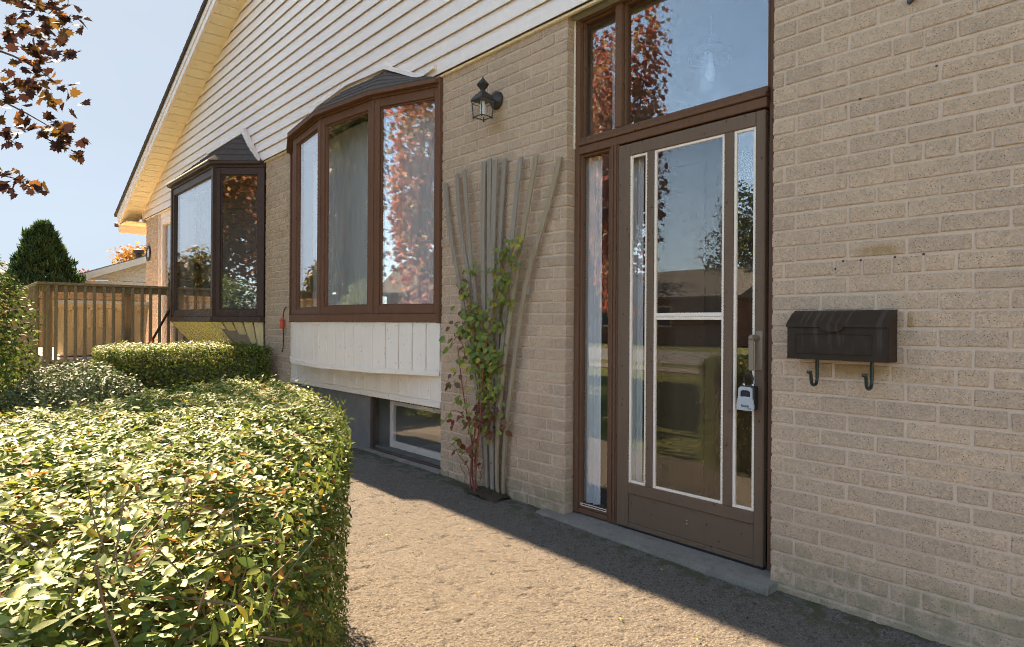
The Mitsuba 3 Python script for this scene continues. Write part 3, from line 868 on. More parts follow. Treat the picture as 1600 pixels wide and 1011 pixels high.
for nm, z0, z1, d in (('sill', 1.098, 1.1535, 0.03), ('head', 2.7365, 2.765, 0.012)):
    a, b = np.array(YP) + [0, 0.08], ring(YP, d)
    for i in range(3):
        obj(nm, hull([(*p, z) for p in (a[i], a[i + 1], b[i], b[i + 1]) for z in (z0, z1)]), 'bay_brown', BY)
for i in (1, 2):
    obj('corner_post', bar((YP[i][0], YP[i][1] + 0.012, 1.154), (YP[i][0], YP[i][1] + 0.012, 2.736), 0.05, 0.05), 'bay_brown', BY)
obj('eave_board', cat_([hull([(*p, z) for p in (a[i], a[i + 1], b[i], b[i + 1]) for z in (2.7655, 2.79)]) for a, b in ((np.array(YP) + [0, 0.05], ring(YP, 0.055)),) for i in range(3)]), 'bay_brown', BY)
YR = f'{H}__bay_roof'
e_ = ring(YP, 0.065)
e_[0] = [-6.757, -0.03]
tp = np.array([(-7.33, -0.03, 3.21), (-7.36, -0.03, 3.215), (-8.60, -0.03, 3.215), (-8.65, -0.03, 3.21)])
for i in range(3):
    q = np.array([(*e_[i], 2.795), (*e_[i + 1], 2.795), tp[i + 1], tp[i]])
    for r_ in range(5):
        t0, t1 = r_ / 5, (r_ + 1) / 5 + 0.015
        aa, bb = q[0] * (1 - t0) + q[3] * t0, q[1] * (1 - t0) + q[2] * t0
        cc, dd = q[1] * (1 - t1) + q[2] * t1, q[0] * (1 - t1) + q[3] * t1
        lift = np.array([0.002 if i == 0 else 0, -0.003, 0.007])
        obj('shingle_course', hull([aa + lift, bb + lift, cc, dd, aa, bb, cc - [0, 0, 0.01], dd - [0, 0, 0.01]]), 'shingle', YR)
obj('drip_edge', tube([(*e_[1], 2.796), (*e_[2], 2.796)], 0.008, 6), 'siding', YR)
obj('flashing', hull([(x + dx, y, z) for x, z in ((-7.325, 3.245), (-6.86, 2.80)) for dx in (-0.005, 0.085) for y in (-0.036, -0.075)]), 'siding', YR)
obj('flashing', hull([(x, y, 3.215 + dz) for x in (-7.35, -8.62) for y, dz in ((-0.034, 0.045), (-0.044, 0.045), (-0.05, 0.0), (-0.034, 0.0))]), 'siding', YR)
YU = f'{H}__bay_support'
A_, B_ = np.array((-7.147, -0.415, 1.096)), np.array((-6.757, -0.016, 1.096))
A2, B2 = np.array((-7.23, -0.004, 0.60)), np.array((-6.757, -0.006, 0.60))
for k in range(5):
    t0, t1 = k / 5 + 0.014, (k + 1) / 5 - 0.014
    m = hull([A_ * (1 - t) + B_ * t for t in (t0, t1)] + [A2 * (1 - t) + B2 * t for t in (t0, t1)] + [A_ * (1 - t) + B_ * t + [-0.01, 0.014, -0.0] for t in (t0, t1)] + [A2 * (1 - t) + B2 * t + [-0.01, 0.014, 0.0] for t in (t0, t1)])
    obj('board', m, 'bay_bounce_yellow', YU)
C_, C2 = np.array((-8.749, -0.415, 1.096)), np.array((-8.66, -0.004, 0.60))
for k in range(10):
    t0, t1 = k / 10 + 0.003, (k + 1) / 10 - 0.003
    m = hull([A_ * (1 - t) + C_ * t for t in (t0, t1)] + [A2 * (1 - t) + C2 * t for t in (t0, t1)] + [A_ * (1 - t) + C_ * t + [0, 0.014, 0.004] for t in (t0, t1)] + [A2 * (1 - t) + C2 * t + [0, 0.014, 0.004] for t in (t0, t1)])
    obj('board', m, 'bay_bounce_yellow', YU)
obj('backing', hull([A_ + [-.03, .03, 0], B_ + [-.03, .03, 0], C_ + [.03, .03, 0], (-9.13, -0.0, 1.09), A2 + [-.02, .012, 0], B2 + [-.02, .012, 0], C2 + [0, .012, 0], (-9.0, 0.015, 0.61)]), 'deck_wood', YU)  # darker wood behind the boards, chosen so their gaps read as shade

# --- patio door at the deck
PD = f'{H}__patio_door'
sash(PD, -11.13, -10.42, 0.63, 2.70, 0.02, 0.09, 0.06, 'siding', 0.055, 'frame')
obj('transom_panel', box(-11.13, -10.42, 0.015, 0.06, 2.705, 2.80, 0.004), 'siding', PD)
obj('trim', box(-11.155, -11.132, -0.012, 0.06, 0.63, 2.79, 0.003), 'siding', PD)
obj('trim', box(-10.418, -10.38, -0.012, 0.06, 0.63, 2.79, 0.003), 'siding', PD)

# ------------------------------------------------------------------ curtains and hanging lamp behind the glass
obj('curtain', drape(-5.95, -3.62, 0.20, 0.95, 2.72, 0.004, 0.10, 1, bow=lambda x: -0.22 * np.clip(1 - ((x + 4.83) / 1.25) ** 2, 0, 1)), 'sheer_cloth', smooth=True,
    label='white sheer curtain drawn across the inside of the bow window', cat='curtain')
obj('curtain', drape(-2.50, -2.285, 0.150, 0.10, 2.03, 0.010, 0.05, 2), 'sheer_cloth', smooth=True, label='long white curtain behind the narrow side light left of the door', cat='curtain')
obj('curtain', drape(-2.14, -1.990, 0.128, 0.12, 2.03, 0.008, 0.035, 3), 'sheer_cloth', smooth=True, label='white pleated curtain behind the leftmost narrow pane of the storm door', cat='curtain')
obj('curtain', drape(-2.34, -2.20, 0.30, 2.10, 2.79, 0.010, 0.05, 4), 'sheer_cloth', smooth=True, label='white curtain edge behind the large pane above the door', cat='curtain')
PLt = thing('pendant_lamp', 'glass cylinder pendant lamp hanging inside, behind the large pane above the door', 'lamp')
px_, py_, pz_ = -1.889, 0.60, 2.504
obj('cord', tube([(px_, py_, 2.81), (px_, py_, pz_ + 0.17)], 0.004, 6), 'black_metal', PLt)
obj('cap', lathe([(0, 0.10), (0.02, 0.17), (0.06, 0.14), (0.112, 0.10), (0.112, 0.06), (0.108, 0.06), (0.108, 0.098), (0, 0.098)], 24, (px_, py_, pz_)), 'black_metal', PLt)
obj('shade', lathe([(0.106, 0.10), (0.106, -0.14), (0.09, -0.15)], 24, (px_, py_, pz_)), 'lamp_glass', PLt, smooth=True)
obj('bulb', lathe([(0, -0.06), (0.02, -0.055), (0.03, -0.03), (0.026, 0.0), (0.014, 0.04), (0.014, 0.095), (0, 0.095)], 14, (px_, py_, pz_)), 'lock_grey', PLt, smooth=True)

# ------------------------------------------------------------------ wall lantern
WL = thing('wall_lantern', 'black carriage lantern with clear panes on the brick pier left of the door', 'lamp')
lx, lz = -2.995, 2.477
pl = lathe([(0, -0.055), (0.018, -0.054), (0.030, -0.045), (0.046, -0.022), (0.054, -0.012), (0.056, 0.0), (0, 0.0)], 28)
pl.apply_transform(trimesh.transformations.rotation_matrix(-math.pi / 2, [1, 0, 0]))
pl.vertices[:, 1] *= -1 if pl.vertices[:, 1].mean() > 0 else 1
pl.fix_normals()
pl.apply_translation([lx, -0.003, lz])
obj('back_plate', pl, 'black_metal', WL, smooth=35)
cx, cy = lx - 0.0, -0.118
obj('arm', tube(spline([(lx, -0.04, lz), (lx, -0.060, lz + 0.010), (lx, -0.080, lz + 0.008), (cx, cy + 0.02, lz - 0.004)], 10), 0.011, 8), 'black_metal', WL, smooth=True)
zt, zb, wt, wb = 2.448, 2.350, 0.048, 0.040
obj('roof', hull([(cx + sx * 0.053, cy + sy * 0.053, zt) for sx in (-1, 1) for sy in (-1, 1)] + [(cx + sx * 0.053, cy + sy * 0.053, zt + 0.008) for sx in (-1, 1) for sy in (-1, 1)] + [(cx + sx * 0.03, cy + sy * 0.03, zt + 0.042) for sx in (-1, 1) for sy in (-1, 1)]), 'black_metal', WL)
fin = trimesh.creation.revolve(np.array([(0, 0.0), (0.034, 0.0), (0.030, 0.012), (0.014, 0.020), (0.014, 0.027), (0.038, 0.060), (0.034, 0.068), (0.012, 0.092), (0.006, 0.100), (0, 0.118)]), sections=8)
fin.apply_translation([cx, cy, zt + 0.038])
obj('finial', fin, 'black_metal', WL)
for sx in (-1, 1):
    for sy in (-1, 1):
        obj('corner_bar', bar((cx + sx * wb, cy + sy * wb, zb - 0.006), (cx + sx * wt, cy + sy * wt, zt + 0.012), 0.007, 0.007), 'black_metal', WL)
        obj('corner_knob', trimesh.creation.icosphere(1, 0.006).apply_translation([cx + sx * wb, cy + sy * wb, zb - 0.006]), 'black_metal', WL)
for (ax, ay, bx_, by_) in ((-1, -1, 1, -1), (1, -1, 1, 1), (1, 1, -1, 1), (-1, 1, -1, -1)):
    obj('cross_bar', bar((cx + ax * wb, cy + ay * wb, zb), (cx + bx_ * wb, cy + by_ * wb, zb), 0.006, 0.006), 'black_metal', WL)
    obj('cross_bar', bar((cx + ax * wt * .98, cy + ay * wt * .98, zt - 0.018), (cx + bx_ * wt * .98, cy + by_ * wt * .98, zt - 0.018), 0.004, 0.004), 'black_metal', WL)
    v = np.array([(cx + ax * wb, cy + ay * wb, zb), (cx + bx_ * wb, cy + by_ * wb, zb), (cx + bx_ * wt, cy + by_ * wt, zt), (cx + ax * wt, cy + ay * wt, zt)])
    obj('pane', (v, np.array([[0, 1, 2], [0, 2, 3]])), 'lamp_glass', WL)
obj('candle', lathe([(0, 0), (0.017, 0), (0.017, 0.062), (0.013, 0.072), (0.015, 0.09), (0.006, 0.105), (0, 0.107)], 14, (cx, cy, zb + 0.008)), 'frost_white', WL, smooth=40)

# ------------------------------------------------------------------ mailbox
MB = thing('mailbox', 'black wall mailbox with two newspaper hooks on the brick right of the door', 'mailbox')
mx0, mx1 = -1.135, -0.775
prof = [(0.002, 0.972), (-0.088, 0.968), (-0.092, 1.088), (-0.088, 1.100), (0.002, 1.155)]
prof = [(-0.004, 0.970), (-0.088, 0.970), (-0.088, 1.098), (-0.080, 1.112), (-0.040, 1.142), (-0.018, 1.153), (-0.004, 1.155)]


def extr_x(prof, x0, x1):
    m = trimesh.creation.extrude_polygon(Polygon(prof), x1 - x0, engine='earcut')
    m.vertices = np.stack([m.vertices[:, 2] + x0, m.vertices[:, 0], m.vertices[:, 1]], 1)
    m.fix_normals()
    return m


obj('box', extr_x(prof, mx0, mx1), 'mailbox_black', MB, smooth=30)
lid = [(-0.0035, 1.156), (-0.019, 1.1545), (-0.041, 1.1435), (-0.083, 1.1125), (-0.094, 1.100), (-0.0945, 1.093), (-0.0965, 1.094), (-0.0960, 1.101), (-0.0845, 1.1145), (-0.042, 1.1460), (-0.0195, 1.1568), (-0.0035, 1.1585)]
obj('lid', extr_x(lid, mx0 - 0.002, mx1 + 0.002), 'mailbox_black', MB, smooth=30)
tabm = trimesh.creation.cylinder(0.042, 0.006, sections=24)
tabm.vertices[:, 1] *= 0.42
tabm.vertices = np.stack([tabm.vertices[:, 0] - 0.965, -0.0985 + tabm.vertices[:, 2], 1.094 + tabm.vertices[:, 1]], 1)
tabm.fix_normals()
obj('lid_tab', tabm, 'mailbox_black', MB, smooth=40)
for a, b, c, d in ((-1.105, -0.830, 1.066, 1.070), (-1.105, -0.830, 0.992, 0.996), (-1.105, -1.101, 0.996, 1.066), (-0.834, -0.830, 0.996, 1.066)):
    obj('front_bead', box(a, b, -0.0915, -0.088, c, d, 0.001), 'mailbox_black', MB)
obj('side_seam', box(mx1 - 0.006, mx1 - 0.003, -0.0905, -0.088, 0.972, 1.095, 0.001), 'mailbox_black', MB)
for hx in (-1.045, -0.850):
    pts = [(hx, -0.028, 0.975), (hx, -0.028, 0.935), (hx, -0.028, 0.895)]
    R_ = 0.026
    pts += [(hx, -0.028 - R_ + R_ * math.cos(t), 0.895 - R_ * math.sin(t)) for t in np.linspace(0.25, math.pi * 0.93, 10)]
    pts += [(hx, -0.028 - 2 * R_ - 0.006, 0.915), (hx, -0.028 - 2 * R_ - 0.017, 0.922)]
    p = np.array(pts)
    segs = [bar(a, b + (b - a) * 0.12, 0.013, 0.004, (1, 0, 0) if False else (0, 1, 0.01), 0.001) for a, b in zip(p[:-1], p[1:])]
    cr = tube(spline(p, 40), 0.0042, 6)
    cr.vertices[:, 0] = hx + (cr.vertices[:, 0] - hx) * 1.6
    k = obj('newspaper_hook', cr, 'dark_green_iron', MB, smooth=True)
    cyl = trimesh.creation.cylinder(0.0062, 0.016, sections=12)
    cyl.apply_transform(trimesh.transformations.rotation_matrix(math.pi / 2, [0, 1, 0]))
    cyl.apply_translation([hx, -0.028 - 2 * R_ - 0.018, 0.922])
    obj('curl', cyl, 'dark_green_iron', k)

# ------------------------------------------------------------------ key lock box on the door handle
KB = thing('key_lock_box', 'grey and black key lock box hanging from the storm door handle', 'lock box')
kx, ky, kz = -1.352, YD - 0.052, 0.79


def rounded(x0, x1, y0, y1, z0, z1, r):
    return hull(np.vstack([trimesh.creation.icosphere(2, r).vertices + [x, y, z] for x in (x0 + r, x1 - r) for y in (y0 + r, y1 - r) for z in (z0 + r, z1 - r)]))


obj('body', rounded(kx - 0.034, kx + 0.036, ky - 0.004, ky + 0.034, kz - 0.052, kz + 0.050, 0.007), 'rubber_black', KB, smooth=30)
fp = [(-0.038, -0.054), (0.038, -0.054), (0.039, -0.03), (0.032, 0.0), (0.030, 0.040), (0.020, 0.046), (-0.020, 0.046), (-0.030, 0.040), (-0.032, 0.0), (-0.039, -0.03)]
win = [(-0.023, 0.004), (0.023, 0.004), (0.023, 0.026), (0.012, 0.032), (-0.012, 0.032), (-0.023, 0.026)]
m = trimesh.creation.extrude_polygon(Polygon(fp, [win]), 0.008, engine='earcut')
m.vertices = np.stack([m.vertices[:, 0] + kx - 0.001, ky - 0.005 - m.vertices[:, 2], m.vertices[:, 1] + kz], 1)
m.fix_normals()
obj('front_plate', m, 'lock_grey', KB)
tx = meshkit.text_mesh('Master', 0.0105, 0.0006, True)
tx.apply_scale([0.78, 1, 1])
wtx = tx.bounds[1][0] - tx.bounds[0][0]
tx.vertices = np.stack([tx.vertices[:, 0] + kx - wtx / 2, ky - 0.0131 - tx.vertices[:, 2], tx.vertices[:, 1] + kz - 0.040], 1)
tx.fix_normals()
obj('lettering', tx, 'rubber_black', KB)
tx = meshkit.text_mesh('LOCK', 0.005, 0.0006, True)
tx.vertices = np.stack([tx.vertices[:, 0] + kx + 0.008, ky - 0.0131 - tx.vertices[:, 2], tx.vertices[:, 1] + kz - 0.048], 1)
tx.fix_normals()
obj('lettering', tx, 'rubber_black', KB)
sh = [(kx - 0.020, ky + 0.014, kz + 0.045), (kx - 0.020, ky + 0.014, kz + 0.080)] + [(kx - 0.020 * math.cos(t), ky + 0.014, kz + 0.080 + 0.022 * math.sin(t)) for t in np.linspace(0.3, math.pi - 0.3, 7)] + [(kx + 0.020, ky + 0.014, kz + 0.080), (kx + 0.020, ky + 0.014, kz + 0.045)]
obj('shackle', tube(spline(sh, 30), 0.0045, 8), 'rubber_black', KB, smooth=True)
for s in (-1, 1):
    obj('shackle_ferrule', lathe([(0, 0), (0.007, 0), (0.007, 0.007), (0, 0.007)], 12, (kx + s * 0.020, ky + 0.014, kz + 0.051)), 'chrome', KB)

# ------------------------------------------------------------------ small things on the wall
WB = thing('wall_bracket', 'small grey metal hook bracket on the brick beside the trellis', 'bracket')
obj('plate', box(-2.722, -2.694, -0.006, -0.002, 1.268, 1.312, 0.001), 'lock_grey', WB)
obj('cup', cat_([box(-2.722, -2.694, -0.036, -0.0062, 1.268, 1.273, 0.001), box(-2.697, -2.694, -0.036, -0.0062, 1.2735, 1.300, 0.0005)]), 'lock_grey', WB)
HN = thing('house_number', 'black metal house numeral at the top edge of the right brick wall', 'house number')
num = Polygon([(0, 0), (0.008, -0.004), (0.038, 0.020), (0.062, 0.030), (0.062, 0.15), (0.040, 0.15), (0.040, 0.045), (0.004, 0.020)])
m = trimesh.creation.extrude_polygon(num, 0.012, engine='earcut')
m.vertices = np.stack([m.vertices[:, 0] - 0.748, -0.004 - m.vertices[:, 2], m.vertices[:, 1] + 2.246], 1)
m.fix_normals()
obj('numeral', m, 'black_metal', HN)
OR = thing('wall_ornament', 'dark oval wall ornament with a pale mirror on the far brick corner', 'wall ornament')
th_ = np.linspace(0, 2 * np.pi, 33)[:-1]
outl = Polygon(np.stack([0.135 * np.cos(th_) * (1 - 0.25 * np.sin(th_) ** 2), 0.125 * np.sin(th_)], 1), [np.stack([0.075 * np.cos(th_), 0.088 * np.sin(th_)], 1)])
m = trimesh.creation.extrude_polygon(outl, 0.02, engine='earcut')
m.vertices = np.stack([m.vertices[:, 0] - 11.79, -0.004 - m.vertices[:, 2], m.vertices[:, 1] + 2.215], 1)
m.fix_normals()
obj('frame', m, 'black_metal', OR)
m = slab(np.stack([0.08 * np.cos(th_), 0.092 * np.sin(th_)], 1), 0, 0.006)
m.vertices = np.stack([m.vertices[:, 0] - 11.79, -0.004 - m.vertices[:, 2], m.vertices[:, 1] + 2.215], 1)
m.fix_normals()
obj('mirror', m, 'frost_white', OR)
CO = thing('hanging_cord', 'thin dark cord with an orange plug hanging on the pier between the windows', 'cord')
obj('wire', tube(spline([(-6.17, -0.016, 1.245), (-6.215, -0.016, 1.215), (-6.235, -0.018, 1.12), (-6.225, -0.018, 1.0), (-6.25, -0.02, 0.80)], 24), 0.005, 6), 'black_metal', CO, smooth=True)
obj('plug', lathe([(0, 0), (0.018, 0.0), (0.024, 0.03), (0.02, 0.07), (0.024, 0.085), (0.008, 0.11), (0, 0.11)], 10, (-6.229, -0.03, 1.035)), 'red_plastic', CO, smooth=40)

# ------------------------------------------------------------------ trellis
TR = thing('trellis', 'weathered grey fan trellis of thin slats leaning on the brick pier', 'trellis')
SL = [[(-3.496, 2.039), (-3.45, 1.801), (-3.376, 1.54), (-3.319, 1.369), (-3.179, 0.875), (-3.072, 0.362), (-3.045, 0.03)],
      [(-3.354, 2.079), (-3.309, 1.784), (-3.246, 1.53), (-3.191, 1.363), (-3.102, 0.878), (-3.04, 0.366), (-3.028, 0.03)],
      [(-3.265, 2.089), (-3.215, 1.773), (-3.173, 1.525), (-3.139, 1.361), (-3.064, 0.88), (-3.022, 0.369), (-3.012, 0.03)],
      [(-3.089, 2.114), (-3.086, 1.758), (-3.069, 1.358), (-3.039, 0.881), (-2.996, 0.03)],
      [(-3.021, 2.117), (-3.011, 1.749), (-3.001, 1.355), (-2.99, 0.883), (-2.978, 0.03)],
      [(-2.954, 2.097), (-2.956, 1.742), (-2.958, 1.353), (-2.96, 0.885), (-2.960, 0.03)],
      [(-2.894, 2.097), (-2.914, 1.737), (-2.928, 1.351), (-2.936, 0.886), (-2.943, 0.03)],
      [(-2.735, 2.074), (-2.782, 1.722), (-2.823, 1.347), (-2.872, 0.965), (-2.915, 0.578), (-2.926, 0.03)],
      [(-2.596, 2.059), (-2.672, 1.708), (-2.75, 1.344), (-2.82, 0.967), (-2.886, 0.581), (-2.910, 0.03)],
      [(-2.434, 2.02), (-2.541, 1.693), (-2.674, 1.34), (-2.758, 0.969), (-2.833, 0.586), (-2.888, 0.03)]]
for i, s in enumerate(SL):
    w = 0.036 if i not in (3, 5) else 0.042
    y0 = -0.032 - 0.011 * (i % 3)
    p2 = spline(np.array(s), 26)
    tt = np.gradient(p2, axis=0)
    tt /= np.linalg.norm(tt, axis=1, keepdims=True)
    nn = np.stack([-tt[:, 1], tt[:, 0]], 1)
    taper = np.linspace(1.0, 0.62, len(p2))[:, None]
    L_, R_2 = p2 + nn * w / 2 * taper, p2 - nn * w / 2 * taper
    bend = -0.018 * np.sin(np.linspace(0, np.pi, len(p2)))
    rows = []
    for q2, yy in ((L_, 0), (R_2, 0), (R_2, 0.0095), (L_, 0.0095)):
        rows.append(np.stack([q2[:, 0], y0 + bend + yy, q2[:, 1]], 1))
    V = np.stack(rows, 1).reshape(-1, 3)
    n = len(p2)
    F_ = []
    for a in range(n - 1):
        for b in range(4):
            c0, c1 = a * 4 + b, a * 4 + (b + 1) % 4
            F_ += [[c0, c0 + 4, c1 + 4], [c0, c1 + 4, c1]]
    F_ += [[0, 1, 2], [0, 2, 3], [(n - 1) * 4, (n - 1) * 4 + 2, (n - 1) * 4 + 1], [(n - 1) * 4, (n - 1) * 4 + 3, (n - 1) * 4 + 2]]
    m = trimesh.Trimesh(V, F_, process=False)
    m.fix_normals()
    obj('slat', m, 'tan_wood' if i in (8, 9) else 'grey_wood', TR)
obj('bolt', cat_([trimesh.creation.icosphere(1, 0.007).apply_translation([-2.965 + 0.02 * k, -0.058, 0.25 + 0.22 * k]) for k in range(3)]), 'black_metal', TR, kind='stuff')

# ------------------------------------------------------------------ climbing vine in its planting hole
hl = sheet(-3.17, -2.84, -0.145, -0.004, 0.01, lambda X, Y: 0.058 + 0.026 * np.clip(1 - ((X + 3.0) / 0.165) ** 2 - ((Y + 0.06) / 0.085) ** 2, -1, 1) + 0.012 * meshkit.noise(np.stack([X * 60, Y * 60, X * 0], -1)))
obj('planting_bed', hl, 'soil', smooth=True, kind='structure')
VN = thing('climbing_vine', 'climbing vine with yellow green leaves and reddish stems growing up the trellis', 'climbing plant')
ST = [[(-3.082, 0.05), (-3.122, 0.16), (-3.13, 0.318), (-3.177, 0.513), (-3.219, 0.712), (-3.262, 0.954)], [(-3.107, 0.05), (-3.11, 0.242), (-3.068, 0.486), (-3.026, 0.726), (-3.073, 1.039), (-3.121, 1.358)],
      [(-3.044, 0.05), (-3.034, 0.254), (-2.994, 0.573), (-2.948, 0.887), (-2.863, 1.195), (-2.78, 1.492)], [(-3.063, 0.05), (-3.085, 0.325), (-3.006, 0.571), (-2.918, 0.811), (-2.802, 0.856)],
      [(-3.122, 0.16), (-3.214, 0.265), (-3.323, 0.322)], [(-3.164, 0.515), (-3.264, 0.544), (-3.346, 0.473)], [(-3.201, 0.875), (-3.289, 1.015), (-3.358, 0.931)], [(-3.09, 0.05), (-3.16, 0.12), (-3.20, 0.22)], [(-3.03, 0.05), (-2.99, 0.16), (-2.96, 0.24)]]
for i, s in enumerate(ST):
    n = 24
    p2 = spline(np.array(s), n)
    y = -0.085 - 0.02 * (i % 3) + 0.01 * np.sin(np.linspace(0, 5 + i, n))
    r0 = 0.0058 if i < 4 else 0.0032
    obj('stem', tube(np.stack([p2[:, 0], y, p2[:, 1]], 1), np.linspace(r0, r0 * 0.45, n), 6), 'red_stem', VN, smooth=True)
CL = [(-3.122, 1.438, .039), (-3.185, 1.32, .055), (-3.139, 1.199, .063), (-3.092, 1.059, .086), (-3.041, .941, .086), (-2.996, .806, .102), (-2.947, .694, .086), (-2.907, .888, .071), (-2.892, 1.195, .063), (-2.835, 1.308, .055),
      (-2.796, 1.381, .047), (-2.752, 1.528, .055), (-2.687, 1.577, .039), (-2.837, 1.497, .039), (-2.894, 1.424, .031), (-2.777, 1.231, .039), (-3.006, .571, .071), (-3.068, .486, .063), (-2.945, .52, .055), (-2.886, .584, .031),
      (-3.27, 1.069, .031), (-3.331, .994, .031), (-3.372, .93, .024), (-3.318, 1.098, .024), (-3.267, .79, .024), (-3.334, .703, .031), (-3.285, .604, .031), (-3.332, .475, .031), (-3.262, .34, .031), (-3.195, .288, .031),
      (-3.098, .343, .047), (-3.065, .249, .031), (-2.81, .494, .031), (-3.234, .874, .024), (-2.836, .835, .031), (-3.197, .511, .031), (-2.724, 1.451, .031), (-2.944, .443, .039), (-3.06, 1.14, .07), (-3.10, .93, .07), (-2.93, 1.02, .05), (-2.87, 1.10, .04)]
rv = np.random.default_rng(21)
P, Cc = [], []
for x, z, r_ in CL:
    n = max(4, int(r_ * r_ * 6500))
    u_ = rv.normal(size=(n, 3)) * [r_ * 0.62, 0.028, r_ * 0.62]
    P.append(u_ + [x, -0.10, z])
P = np.vstack(P)
P[:, 1] = np.clip(P[:, 1], -0.20, -0.065)
n = len(P)
N = unit(np.stack([rv.normal(0.05, 0.45, n), -0.7 + rv.normal(0, 0.3, n), 0.55 + rv.normal(0, 0.35, n)], 1))
A = unit(np.stack([rv.normal(0, 0.8, n), -0.3 + rv.normal(0, 0.3, n), -0.45 + rv.normal(0, 0.5, n)], 1))
Ls = rv.uniform(0.035, 0.058, n)
low = P[:, 2] < 0.62
pr = rv.random(n)
mats = np.where(pr < 0.42, 'leaf_vine_green', np.where(pr < 0.68, 'leaf_bright', np.where(pr < 0.88, 'leaf_green', 'leaf_yellow')))
left = P[:, 0] < -3.17
mats = np.where((low | left) & (pr < 0.28), 'leaf_vine_brown', mats)
mats = np.where(low & (pr > 0.72), 'leaf_red', mats)
k = min(300, n)
leaf_parts('oval', OVAL, P[:k], N[:k], A[:k], Ls[:k], Ls[:k] * 1.05, mats[:k], VN)
if n > k:
    cols = np.array([LEAF_COLS[m_] for m_ in mats[k:]])
    leaf_mesh('foliage', OVAL, P[k:], N[k:], A[k:], Ls[k:], Ls[k:] * 1.05, cols, 'leaf_vc', VN)

rf = np.random.default_rng(77)
for x, y in ((-2.30, -0.78), (-1.95, -0.98), (-2.55, -0.55), (-1.45, -0.72), (-2.05, -0.30), (-1.62, -0.22), (-2.75, -0.92), (-1.20, -0.62)):
    kf = key_for('fallen_leaf')
    M = np.eye(4)
    a = rf.random() * 6.28
    L_f = rf.uniform(0.014, 0.024)
    M[:3, 0], M[:3, 1], M[:3, 2] = np.array([math.cos(a), math.sin(a), 0.12]) * L_f, np.array([-math.sin(a), math.cos(a), 0.05]) * L_f * 0.7, np.array([0, 0, 1.0]) * L_f
    M[:3, 3] = [x, y, gz(x, y) + 0.009]
    UNIT_LEAF.setdefault('oval', mikit.ply((OVAL[0], OVAL[1]), 'leaf_green', smooth=True))
    scene[kf] = {**UNIT_LEAF['oval'], 'bsdf': {'type': 'ref', 'id': rf.choice(['leaf_yellow', 'leaf_orange', 'leaf_maple_gold'])}, 'to_world': T(M)}
    tag(kf, 'tiny dry leaf fallen on the asphalt path', 'leaf', 'fallen leaves on the path')

# ------------------------------------------------------------------ hedges
HPOLY = Polygon([(-0.43, -2.47), (-0.95, -2.13), (-1.50, -1.77), (-1.72, -1.66), (-2.10, -1.51), (-2.45, -1.47), (-2.70, -1.66), (-2.72, -1.84), (-2.36, -2.19), (-2.15, -2.38), (-2.1, -3.0), (-0.42, -3.0)])


def poly_points(poly, n, r):
    minx, miny, maxx, maxy = poly.bounds
    import shapely
    out = np.zeros((0, 2))
    while len(out) < n:
        q = np.stack([r.uniform(minx, maxx, n), r.uniform(miny, maxy, n)], 1)
        out = np.vstack([out, q[shapely.contains_xy(poly, q[:, 0], q[:, 1])]])
    return out[:n]


